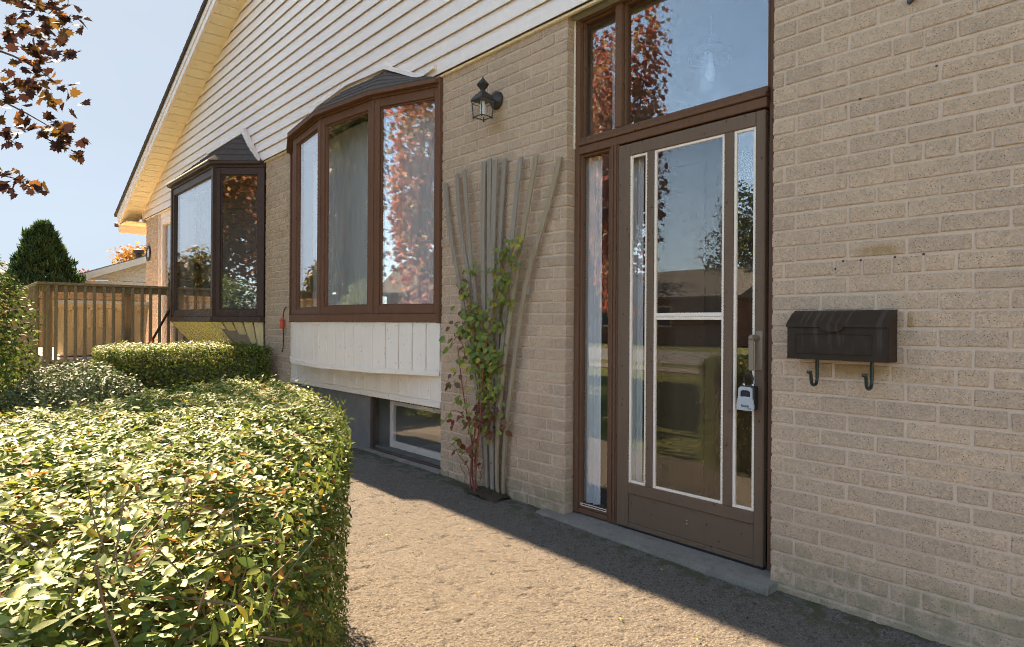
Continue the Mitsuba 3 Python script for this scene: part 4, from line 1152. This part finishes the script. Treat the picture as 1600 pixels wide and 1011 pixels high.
def hedge(poly, ztop, zbot, n_top, n_side, L, seed, label, name='hedge', nparts=300, probs=(0.40, 0.17, 0.36, 0.05, 0.015, 0.005), round_=0.10, m='leaf_vc', vis=None):
    r = np.random.default_rng(seed)
    k = thing(name, label, 'hedge')
    import shapely

    def ztop_at(q):
        d = shapely.distance(poly.exterior, shapely.points(q))
        base = ztop - round_ * np.clip(1 - d / 0.16, 0, 1) ** 2
        p3 = np.concatenate([q, np.zeros((len(q), 1))], 1)
        return base + 0.03 * (meshkit.fbm(p3 * 4.5, 3, seed) - 0.5) + 0.045 * (meshkit.noise(p3 * 21, seed + 5) - 0.5)

    q = poly_points(poly, n_top, r)
    dz = r.random(n_top) ** 1.9 * 0.09
    spr = r.random(n_top) < 0.03
    z = ztop_at(q) - dz + spr * r.uniform(0, 0.045, n_top)
    Pt = np.concatenate([q, z[:, None]], 1)
    Nt = unit(np.stack([r.normal(0.03, 0.33, n_top), r.normal(-0.06, 0.33, n_top), 0.95 + r.normal(0, 0.12, n_top)], 1))
    # sides
    s = r.random(n_side) * poly.exterior.length
    b = np.array([poly.exterior.interpolate(a).coords[0] for a in s])
    b2 = np.array([poly.exterior.interpolate(a + 0.01).coords[0] for a in s])
    tdir = unit(b2 - b)
    nrm = np.stack([tdir[:, 1], -tdir[:, 0]], 1)
    cen = np.array(poly.centroid.coords[0])
    if poly.exterior.is_ccw is False:
        nrm = -nrm
    zz = zbot + (ztop - 0.03 - zbot) * r.random(n_side)
    p3 = np.stack([b[:, 0] * 5, b[:, 1] * 5, zz * 5], 1)
    inn = r.random(n_side) ** 1.5 * 0.10 + 0.05 * (meshkit.fbm(p3, 3, seed + 2) - 0.5)
    Ps = np.concatenate([b - nrm * inn[:, None], zz[:, None]], 1)
    Ns = unit(np.concatenate([nrm, np.full((n_side, 1), 0.45)], 1) + r.normal(0, 0.42, (n_side, 3)))
    Pp, Nn = np.vstack([Pt, Ps]), np.vstack([Nt, Ns])
    n = len(Pp)
    A = r.normal(0, 1, (n, 3)) + np.array([0, 0, 0.25]) + Nn * 0.1
    Ls = r.uniform(0.6, 1.45, n) * L
    Wd = Ls * r.uniform(0.70, 1.0, n)
    clump = meshkit.fbm(Pp * 2.2, 3, seed + 9)
    col, idx = pick_cols(n, HEDGE_PAL, probs, r)
    warm = (clump > 0.60) & (r.random(n) < 0.13)
    alt = r.integers(3, 5, n)
    idx = np.where(warm, alt, idx)
    col = np.where(warm[:, None], np.array(HEDGE_PAL)[alt], col)
    d = Pp - CAM
    w = d @ FWD
    uu = (d @ RGT) / np.maximum(w, 1e-3)
    vv = d[:, 2] / np.maximum(w, 1e-3)
    inside = (w > 0.3) & (np.abs(uu) < 0.8) & (vv > -0.5)
    near = np.argsort(np.where(inside, w + dz_rank(n_top, n_side, dz, inn), 99))[:nparts]
    keep = np.ones(n, bool)
    if nparts:
        keep[near] = False
        leaf_parts('privet', PRIVET, Pp[near], Nn[near], A[near], Ls[near], Wd[near], [HEDGE_MATS[i] for i in idx[near]], k)
    far = w > 1.7
    for sel, tpl in ((keep & ~far, PRIVET), (keep & far, SIMPLE)):
        if sel.any():
            leaf_mesh('foliage', tpl, Pp[sel], Nn[sel], A[sel], Ls[sel], Wd[sel] * (1 if tpl is PRIVET else 0.85), col[sel], m, k)
    # twigs through the outer layer
    tw = []
    sel = np.argsort(np.where(inside, w, 99))[: 4000]
    for i in r.choice(sel, 130, replace=False):
        a = Pp[i] - Nn[i] * 0.10 + r.normal(0, 0.03, 3)
        e = Pp[i] + unit((Nn[i] * 0.5 + r.normal(0, 0.6, 3))[None])[0] * r.uniform(0.02, 0.07)
        tw.append(tube(spline([a, (a + e) / 2 + r.normal(0, 0.008, 3), e], 5), [0.0016, 0.0015, 0.0013, 0.001, 0.0007], 4))
    obj('twigs', cat_(tw), 'twig', k, kind='stuff')
    core = poly.buffer(-0.10)
    obj('branches', slab(np.array(core.exterior.coords), zbot, ztop - 0.13), 'bark', k)  # solid bark-coloured core added for the dark, closed inside of the hedge
    return k


def dz_rank(a, b, dz, inn):
    return np.concatenate([dz * 6, np.clip(inn, 0, 1) * 6])


hedge(HPOLY, 0.865, 0.02, 112000, 50000, 0.0160, 31, 'large clipped green hedge with sunlit glossy leaves in the foreground')
hedge(Polygon([(-6.32, -0.10), (-6.32, -1.30), (-6.5, -1.48), (-7.15, -1.48), (-7.15, -0.10)]), 0.875, 0.0, 9000, 26000, 0.030, 32, 'low clipped green hedge running out from the wall below the far bay window', nparts=0,
      probs=(0.36, 0.20, 0.38, 0.03, 0.01, 0.0), round_=0.04)


def mound(name, label, cat, c, rad, n, L, seed, pal, probs, m='leaf_vc', tpl=SIMPLE, trunk=True, shell=0.35, lumps=0.35, up=0.35):
    """A shrub: leaves through the outer part of a lumpy ellipsoid, stems inside."""
    r = np.random.default_rng(seed)
    k = thing(name, label, cat)
    d = unit(r.normal(size=(n, 3)))
    d[:, 2] = np.where(d[:, 2] < -0.55, -d[:, 2], d[:, 2])
    rr = (1 - r.random(n) ** 1.4 * shell) * (1 + lumps * (meshkit.fbm(d * 2.3 + seed, 3, seed) - 0.5) + 0.25 * lumps * (meshkit.noise(d * 9 + seed, seed) - 0.5))
    P_ = np.array(c) + d * rr[:, None] * np.array(rad)
    P_ = P_[P_[:, 2] > 0.0] if c[2] < 3 else P_
    n = len(P_)
    d = unit(P_ - np.array(c))
    N_ = unit(d * 0.7 + np.array([0, 0, up]) + r.normal(0, 0.45, (n, 3)))
    col, _ = pick_cols(n, pal, probs, r)
    leaf_mesh('foliage', tpl, P_, N_, r.normal(0, 1, (n, 3)), r.uniform(0.7, 1.3, n) * L, r.uniform(0.7, 1.1, n) * L, col, m, k)
    if trunk:
        st = []
        for i in range(14):
            e = np.array(c) + unit(r.normal(size=(1, 3)) + [0, 0, 0.6])[0] * np.array(rad) * 0.75
            b = np.array([c[0] + r.normal(0, 0.05), c[1] + r.normal(0, 0.05), -0.05])
            st.append(tube(spline([b, (b + e) / 2 + r.normal(0, 0.05, 3), e], 8), np.linspace(0.014, 0.004, 8), 5))
        obj('stems', cat_(st), 'bark', k, kind='stuff')
    return k


mound('cedar_hedge', 'tall dark cedar hedge outside the view, added to darken the bow window reflection', 'hedge', (-12.6, -7.2, 1.5), (3.0, 0.9, 2.6), 15000, 0.14, 43, [(0.06, 0.09, 0.025), (0.09, 0.12, 0.03), (0.04, 0.07, 0.02)], (1, 1, 1), m='leaf_vc_soft', lumps=0.5)  # unseen hedge added to close bright sky gaps in the bow window reflection
GREY_PAL = [(0.075, 0.105, 0.050), (0.10, 0.13, 0.065), (0.055, 0.085, 0.030), (0.14, 0.17, 0.06)]
mound('low_shrub', 'low spreading grey green shrub between the front hedge and the deck', 'shrub', (-6.0, -1.78, 0.18), (0.72, 0.62, 0.60), 15000, 0.032, 41, GREY_PAL, (3, 3, 2, 1))
mound('tall_shrub', 'bushy green shrub at the left edge beside the deck railing', 'shrub', (-6.42, -2.60, 0.80), (0.72, 0.66, 0.98), 14000, 0.042, 42, [(0.08, 0.13, 0.02), (0.14, 0.19, 0.03), (0.05, 0.09, 0.018), (0.25, 0.22, 0.04)], (4, 3, 3, 0.6), shell=0.5)

# ------------------------------------------------------------------ deck with railing, storage box, tool
DK = thing('deck', 'raised wooden deck with vertical baluster railing beside the far corner of the house', 'deck')
XR, YL, ZD, ZR = -9.65, -1.63, 0.62, 1.575
n_f = 26
for i in range(n_f):
    y0 = YL + 0.03 + (1.58) * i / n_f
    obj('floor_board', box(-14.0, XR + 0.01, y0, y0 + 1.58 / n_f - 0.006, ZD - 0.03, ZD, 0.002), 'deck_floor', DK)
obj('top_rail', box(XR - 0.06, XR + 0.06, YL - 0.05, -0.01, ZR - 0.032, ZR, 0.004), 'deck_wood', DK)
obj('top_rail', box(-14.0, XR - 0.062, YL - 0.05, YL + 0.07, ZR - 0.032, ZR, 0.004), 'deck_wood', DK)
obj('sub_rail', box(XR - 0.02, XR + 0.015, YL + 0.0, -0.01, ZR - 0.115, ZR - 0.034, 0.003), 'deck_wood', DK)
obj('sub_rail', box(-14.0, XR - 0.022, YL - 0.02, YL + 0.015, ZR - 0.115, ZR - 0.034, 0.003), 'deck_wood', DK)
obj('skirt_board', box(XR - 0.02, XR + 0.012, YL, -0.01, ZD - 0.20, ZD - 0.04, 0.003), 'deck_wood', DK)
obj('skirt_board', box(-14.0, XR - 0.022, YL - 0.02, YL + 0.012, ZD - 0.20, ZD - 0.04, 0.003), 'deck_wood', DK)
obj('skirt_board', box(XR - 0.02, XR + 0.012, YL, -0.01, 0.02, ZD - 0.205, 0.003), 'deck_wood', DK)
for y in (-1.57, -1.49, -1.39, -1.29, -1.19, -1.09, -0.98, -0.88, -0.77, -0.66, -0.55, -0.45, -0.34, -0.23, -0.13, -0.035):
    obj('baluster', box(XR + 0.0155, XR + 0.052, y - 0.017, y + 0.017, ZD - 0.14, ZR - 0.034, 0.003), 'deck_wood', DK)
for x in np.arange(-9.75, -13.9, -0.115):
    obj('baluster', box(x - 0.02, x + 0.02, YL - 0.058, YL - 0.0205, ZD - 0.14, ZR - 0.034, 0.003), 'deck_wood', DK)
for x, y in ((XR - 0.07, YL + 0.065), (XR - 0.07, -0.70), (-11.2, YL + 0.065), (-12.8, YL + 0.065)):
    obj('post', box(x - 0.045, x + 0.045, y - 0.045, y + 0.045, 0.0, ZR - 0.034, 0.005), 'deck_wood', DK)
SBX = thing('storage_box', 'beige plastic storage box standing on the deck behind the railing', 'storage box')
bx0, bx1, by0, by1 = -10.78, -10.12, -1.40, -0.37
obj('body', hull([(x, y, z) for x, y, z in ((bx0, by0 + .03, .64), (bx1, by0 + .05, .64), (bx0, by1 - .03, .64), (bx1, by1 - .05, .64), (bx0, by0, 1.28), (bx1 + .01, by0, 1.28), (bx0, by1, 1.28), (bx1 + .01, by1, 1.28))]), 'beige_plastic', SBX)
lid_p = [(bx0 - .02, 1.275), (bx1 + .035, 1.275), (bx1 + .035, 1.33), (bx1 - .02, 1.372), (bx0 + .04, 1.385), (bx0 - .02, 1.35)]
m = trimesh.creation.extrude_polygon(Polygon(lid_p), by1 - by0 + 0.06, engine='earcut')
m.vertices = np.stack([m.vertices[:, 0], m.vertices[:, 2] + by0 - 0.03, m.vertices[:, 1]], 1)
m.fix_normals()
obj('lid', m, 'beige_plastic', SBX, smooth=40)
for y in (-1.30, -1.03, -0.72, -0.48):
    obj('lid_latch', box(bx1 + .0355, bx1 + .055, y - 0.04, y + 0.04, 1.24, 1.30, 0.004), 'beige_plastic', SBX)
for y in (-1.235, -1.09, -0.93, -0.83, -0.60):
    obj('front_rib', box(bx1 + .002, bx1 + .032, y - 0.036, y + 0.036, 1.0, 1.26, 0.006), 'beige_plastic', SBX)
for y in (-1.33, -1.16, -1.0, -0.88, -0.72, -0.52, -0.42):
    obj('front_rib', box(bx1 - .035, bx1 + .008, y - 0.018, y + 0.018, 0.66, 0.99, 0.005), 'beige_plastic', SBX)
GT = thing('garden_tool', 'garden tool with black handle and red head leaning on the deck railing', 'garden tool')
obj('handle', tube([(-9.56, -0.19, 1.345), (-9.57, -0.43, 0.86)], 0.016, 8), 'rubber_black', GT, smooth=True)
obj('head', hull([(-9.58, -0.42, 0.90), (-9.55, -0.45, 0.88), (-9.60, -0.52, 0.74), (-9.55, -0.54, 0.74), (-9.58, -0.40, 0.76), (-9.54, -0.41, 0.78)]), 'red_plastic', GT)

# ------------------------------------------------------------------ trees
def tree(name, label, base, crown, rad, n, L, seed, pal, probs, tpl=SIMPLE, m='leaf_vc_soft', lumps=9, trunk_r=0.09, group=None, holes=0.35):
    r = np.random.default_rng(seed)
    k = thing(name, label, 'tree', group)
    base, crown, rad = np.array(base, float), np.array(crown, float), np.array(rad, float)
    cs = crown + r.uniform(-0.62, 0.62, (lumps, 3)) * rad
    tips = [cs[i] for i in range(lumps)]
    tm = [tube(spline([base, base + (crown - base) * 0.5 + r.normal(0, 0.06, 3) * rad, crown + [0, 0, rad[2] * 0.4]], 12), np.linspace(trunk_r, trunk_r * 0.3, 12), 8)]
    obj('trunk', cat_(tm), 'bark', k, smooth=True)
    br = []
    for t in tips:
        s = base + (crown - base) * r.uniform(0.45, 0.95)
        br.append(tube(spline([s, (s + t) / 2 + np.array([0, 0, 0.08]) * rad, t], 8), np.linspace(trunk_r * 0.45, trunk_r * 0.1, 8), 5))
    obj('limbs', cat_(br), 'bark', k, kind='stuff')
    which = r.integers(0, lumps, n)
    d = unit(r.normal(size=(n, 3)))
    P_ = cs[which] + d * (r.random((n, 1)) ** 0.45) * rad * 0.52
    keep = meshkit.noise(P_ / rad.mean() * 5.5, seed) > holes
    P_, d = P_[keep], d[keep]
    n = len(P_)
    col, _ = pick_cols(n, pal, probs, r)
    leaf_mesh('crown', tpl, P_, unit(d * 0.4 + [0, 0, 0.5] + r.normal(0, 0.5, (n, 3))), r.normal(0, 1, (n, 3)) - [0, 0, 0.4], r.uniform(0.7, 1.2, n) * L, r.uniform(0.8, 1.1, n) * L, col, m, k)
    return k


RED = [(0.46, 0.15, 0.135), (0.50, 0.27, 0.17), (0.36, 0.32, 0.15), (0.25, 0.12, 0.09)]
tree('maple_tree', 'slender red leaved maple, mirrored in the right pane of the bow window', (-4.52, -2.98, -0.05), (-4.46, -2.88, 3.05), (0.45, 0.44, 1.85), 7500, 0.060, 51, RED, (4, 3, 1.5, 3), MAPLE, lumps=16, trunk_r=0.06, holes=0.30)
tree('maple_tree', 'darker brownish red maple in the front yard, mirrored in the far bay window', (-6.05, -3.85, -0.05), (-5.95, -3.75, 3.0), (0.75, 0.65, 1.9), 11000, 0.065, 53, [(0.34, 0.115, 0.065), (0.36, 0.17, 0.08), (0.22, 0.09, 0.055), (0.28, 0.21, 0.09)], (3, 3, 3, 1), MAPLE, lumps=16, trunk_r=0.07, holes=0.25)
MT = tree('shade_tree', 'large dark leaved shade tree whose branch hangs in at the upper left of the sky', (-9.4, -5.1, -0.05), (-9.4, -5.0, 3.6), (1.9, 1.8, 2.7), 20000, 0.12, 61, [(0.05, 0.065, 0.02), (0.08, 0.085, 0.025), (0.10, 0.06, 0.03), (0.14, 0.10, 0.03)], (3, 3, 2, 1), MAPLE, lumps=16, trunk_r=0.13, holes=0.28)
rb = np.random.default_rng(52)
brs = [[(-9.2, -4.4, 3.2), (-8.6, -3.2, 3.5), (-7.9, -2.4, 3.3), (-7.17, -1.73, 2.82)],
       [(-8.6, -3.2, 3.5), (-8.0, -2.5, 3.7), (-7.5, -2.05, 3.55), (-7.21, -1.77, 3.3)],
       [(-9.2, -4.4, 3.6), (-8.5, -3.2, 4.2), (-7.9, -2.35, 4.25), (-7.19, -1.77, 3.94)],
       [(-9.2, -4.4, 2.8), (-8.5, -3.2, 2.75), (-7.9, -2.4, 2.55), (-7.31, -1.89, 2.36)],
       [(-8.5, -3.2, 4.2), (-8.0, -2.5, 4.7), (-7.26, -1.87, 4.63)]]
for i, s in enumerate(brs):
    obj('branch', tube(spline(np.array(s), 18), np.linspace(0.030, 0.0035, 18), 6), 'bark', MT, smooth=True)
# leaf clusters placed in space about the twig ends
BL = [(-7.19, -1.75, 2.85, 0.1, 18), (-7.12, -1.7, 2.7, 0.07, 10), (-7.38, -2.01, 2.92, 0.1, 12), (-7.45, -2.09, 2.41, 0.09, 10), (-7.31, -1.9, 2.36, 0.05, 7), (-7.26, -1.82, 3.27, 0.12, 14),
      (-7.36, -1.92, 3.44, 0.14, 18), (-7.46, -2.04, 3.27, 0.14, 16), (-7.26, -1.82, 3.65, 0.12, 14), (-7.4, -1.99, 3.78, 0.15, 18), (-7.16, -1.72, 3.92, 0.12, 16), (-7.33, -1.89, 4.09, 0.14, 20),
      (-7.46, -2.06, 4.23, 0.15, 22), (-7.26, -1.84, 4.33, 0.14, 20), (-7.14, -1.72, 4.2, 0.1, 14), (-7.4, -1.97, 4.51, 0.15, 24), (-7.22, -1.78, 4.57, 0.14, 22), (-7.5, -2.09, 2.82, 0.07, 8)]
P = np.vstack([np.array(c[:3]) + rb.normal(size=(int(c[4] * 1.7), 3)) * c[3] * np.array([0.8, 0.8, 0.7]) for c in BL])
n = len(P)
N = unit(np.stack([rb.normal(0.1, 0.5, n), rb.normal(-0.3, 0.5, n), 0.55 + rb.normal(0, 0.4, n)], 1))
A = unit(np.stack([rb.normal(0, 0.7, n), rb.normal(0.1, 0.6, n), -0.5 + rb.normal(0, 0.4, n)], 1))
Ls = rb.uniform(0.075, 0.130, n)
pr = rb.random(n)
mats = np.where(pr < 0.74, 'leaf_maple_dark', np.where(pr < 0.95, 'leaf_maple_gold', 'leaf_orange'))
k = min(n, 300)
pm = rb.permutation(n)
P, N, A, Ls, mats = P[pm], N[pm], A[pm], Ls[pm], mats[pm]
leaf_parts('maple', MAPLE, P[:k], N[:k], A[:k], Ls[:k], Ls[:k], mats[:k], MT)
if n > k:
    leaf_mesh('foliage', MAPLE, P[k:], N[k:], A[k:], Ls[k:], Ls[k:], np.array([LEAF_COLS[m_] for m_ in mats[k:]]), 'leaf_vc', MT)

DARKG = [(0.035, 0.06, 0.015), (0.06, 0.09, 0.02), (0.09, 0.10, 0.025), (0.14, 0.10, 0.03)]
OAKP = [(0.10, 0.09, 0.03), (0.16, 0.11, 0.035), (0.06, 0.075, 0.02), (0.22, 0.13, 0.04)]
tree('brown_tree', 'brownish autumn tree in the front yard, mirrored beside the entrance', (-10.0, -7.4, -0.05), (-10.0, -7.4, 4.0), (1.5, 1.5, 2.5), 11000, 0.11, 62, OAKP, (3, 3, 2, 1), OVAL, lumps=14, trunk_r=0.13)
for i, (x, y, h, w, pal) in enumerate(((-27, -27, 8.0, 4.2, OAKP), (-18, -33, 9.5, 5.0, DARKG), (-9, -34, 8.5, 4.5, OAKP), (2, -35, 9, 5, DARKG), (-36, -17, 8, 4.2, DARKG), (-42, -14, 9, 4.5, OAKP), (-31, -6.6, 4.4, 3.0, OAKP))):
    tree('street_tree', f'{"brown" if pal is OAKP else "green"} tree across the street, standing {("far left behind the left bungalow", "behind the gap between the bungalows", "behind the right bungalow", "right of the right bungalow", "far down the street", "at the very end of the street", "low beyond the left end of the deck")[i]}', (x, y, -0.05), (x, y, h * 0.6), (w * 0.6, w * 0.6, h * 0.42), 5000, 0.30, 70 + i, pal, (3, 3, 2, 1), SIMPLE, lumps=12, trunk_r=0.2)


def conifer(label, base, h, rad, n, seed):
    r = np.random.default_rng(seed)
    k = thing('evergreen_tree', label, 'tree')
    base = np.array(base, float)
    t = r.random(n) ** 0.8
    ang = r.random(n) * 2 * np.pi
    prof = rad * np.minimum((1 - t) ** 0.62 * 1.0, 1.0)
    p3 = np.stack([np.cos(ang) * 2.0, np.sin(ang) * 2.0, t * 7], 1)
    rr = prof * (0.62 + 0.36 * r.random(n) ** 0.6) * (0.62 + 0.80 * meshkit.fbm(p3 * 1.6, 4, seed))
    P_ = base + np.stack([np.cos(ang) * rr, np.sin(ang) * rr, 0.15 + t * h + 0.55 * np.clip(meshkit.noise(p3 * 2.1, seed + 3) - 0.55, 0, 1)], 1)
    out = np.stack([np.cos(ang), np.sin(ang), 0 * t], 1)
    N_ = unit(out + r.normal(0, 0.5, (n, 3)))
    A_2 = unit(out * 0.5 + np.array([0, 0, 1.0]) + r.normal(0, 0.3, (n, 3)))
    col, _ = pick_cols(n, [(0.035, 0.065, 0.016), (0.055, 0.09, 0.02), (0.025, 0.05, 0.014)], (3, 2, 2), r)
    leaf_mesh('needles', SIMPLE, P_, N_, A_2, r.uniform(0.12, 0.26, n), r.uniform(0.06, 0.12, n), col, 'leaf_vc_soft', k)
    obj('trunk', tube([base - [0, 0, 0.1], base + [0, 0, h * 0.9]], [0.12, 0.03], 8), 'bark', k)


conifer('dark green cone shaped evergreen behind the deck railing', (-23.5, -0.29, 0.0), 3.70, 1.46, 20000, 81)
tree('orange_tree', 'orange leaved tree behind the neighbouring white gable', (-34.0, 4.3, 0), (-34.0, 4.45, 3.6), (1.35, 1.5, 1.0), 2600, 0.20, 82, [(0.42, 0.20, 0.04), (0.50, 0.28, 0.06), (0.30, 0.14, 0.03)], (3, 2, 1), lumps=8)
tree('red_tree', 'small reddish tree showing right of the evergreen', (-36.2, 2.0, 0), (-36.2, 2.0, 2.7), (0.9, 0.9, 0.9), 1600, 0.18, 83, [(0.30, 0.09, 0.06), (0.36, 0.14, 0.08)], (1, 1), lumps=7)
tree('bare_tree', 'pale thinly leaved tree at the far left skyline', (-38.4, -0.6, 0), (-38.4, -0.6, 3.0), (1.3, 1.0, 1.1), 900, 0.16, 84, [(0.30, 0.24, 0.22), (0.36, 0.28, 0.25)], (1, 1), lumps=8)

# ------------------------------------------------------------------ neighbouring houses and fence
NH = thing('neighbour_house', 'neighbouring low house with white gable and greenish roof behind the deck', 'house')
gx = -24.6
peak, zpk, half = 4.4, 3.90, 4.3


def nz(y):
    return zpk - 0.385 * abs(y - peak)


obj('wall', box(gx - 8, gx, peak - half + 0.45, peak + half - 0.45, 0, 2.42, 0), 'neighbour_white', NH)
for i in range(9):
    za, zb2 = 2.44 + i * 0.16, 2.44 + i * 0.16 + 0.158
    hw = (zpk - 0.06 - zb2) / 0.385
    if hw > 0.2:
        obj('siding_board', hull([(gx + dx, peak + s * hw2, z) for (z, dx, hw2) in ((za, 0.035, hw + 0.35), (zb2, 0.01, hw)) for s in (-1, 1)] + [(gx - 0.02, peak + s * hw, z) for z in (za, zb2) for s in (-1, 1)]), 'neighbour_white', NH)
for s in (-1, 1):
    ya, yb = peak, peak + s * half
    obj('roof', hull([(x, y, nz(y) + dz) for x in (gx + 0.5, gx - 8.2) for y in (ya, yb) for dz in (0.03, 0.11)]), 'green_roof', NH)
    obj('fascia', hull([(x, y, nz(y) + dz) for x in (gx + 0.505, gx + 0.54) for y in (ya, yb) for dz in (-0.14, 0.075)]), 'neighbour_white', NH)
obj('eave_board', box(gx - 8.0, gx + 0.45, peak - half - 0.05, peak - half, 2.14, 2.30, 0.004), 'neighbour_white', NH)
obj('roof_vent', lathe([(0.10, 0), (0.10, 0.22), (0.17, 0.24), (0.17, 0.36), (0, 0.40)], 10, (gx - 0.4, 2.55, 3.2)), 'bay_brown', NH)
obj('vent_pipe', tube([(gx - 2.5, 1.2, 2.3), (gx - 2.5, 1.2, 2.78)], 0.05, 8), 'bay_brown', NH)
FN = thing('garden_fence', 'orange brown wooden board fence beyond the deck', 'fence')
for i in range(26):
    t = i / 26
    x, y = -19.5 + t * 1.7, -3.0 + t * 5.2
    obj('board', box(-18.4, -18.375, -4.6 + i * 0.29, -4.6 + i * 0.29 + 0.28, 0.0, 1.78 + 0.02 * (i % 2), 0.004), 'fence_wood', FN)
obj('rail', box(-18.374, -18.33, -4.6, 2.9, 1.62, 1.70, 0.004), 'fence_wood', FN)
obj('rail', box(-18.374, -18.33, -4.6, 2.9, 0.5, 0.58, 0.004), 'fence_wood', FN)


def far_house(label, x0, x1, y0, depth, hgt, wall):
    k = thing('street_house', label, 'house')
    obj('wall', box(x0, x1, y0 - depth, y0, 0, hgt, 0), wall, k)
    ov = 0.5
    ym, zr = y0 - depth / 2, hgt + depth * 0.22
    obj('roof', hull([(x, y, z) for x in (x0 - ov, x1 + ov) for y, z in ((y0 + ov, hgt - 0.1), (y0 - depth - ov, hgt - 0.1), (ym, zr), (y0 + ov, hgt - 0.22), (y0 - depth - ov, hgt - 0.22))]), 'neighbour_roof', k)
    obj('garage_door', box(x0 + 0.6, x0 + 3.4, y0 + 0.002, y0 + 0.05, 0.02, 2.2, 0.01), 'neighbour_white', k)
    for i in range(2):
        xa = x0 + 4.6 + i * 3.2
        w = obj('window', box(xa, xa + 1.9, y0 + 0.002, y0 + 0.06, 0.95, 2.15, 0.01), 'neighbour_white', k)
        obj('pane', box(xa + 0.1, xa + 1.8, y0 + 0.0605, y0 + 0.07, 1.05, 2.05, 0), 'window_dark', w)
    obj('door', box(x1 - 1.7, x1 - 0.75, y0 + 0.002, y0 + 0.06, 0.05, 2.1, 0.01), 'bay_brown', k)


far_house('brown brick bungalow across the street with a white garage door, right one', -12.5, 0.5, -27.0, 8.0, 2.7, 'neighbour_brick')
far_house('brown brick bungalow across the street with a white garage door, left one', -30.0, -16.5, -27.5, 8.0, 2.7, 'neighbour_brick')
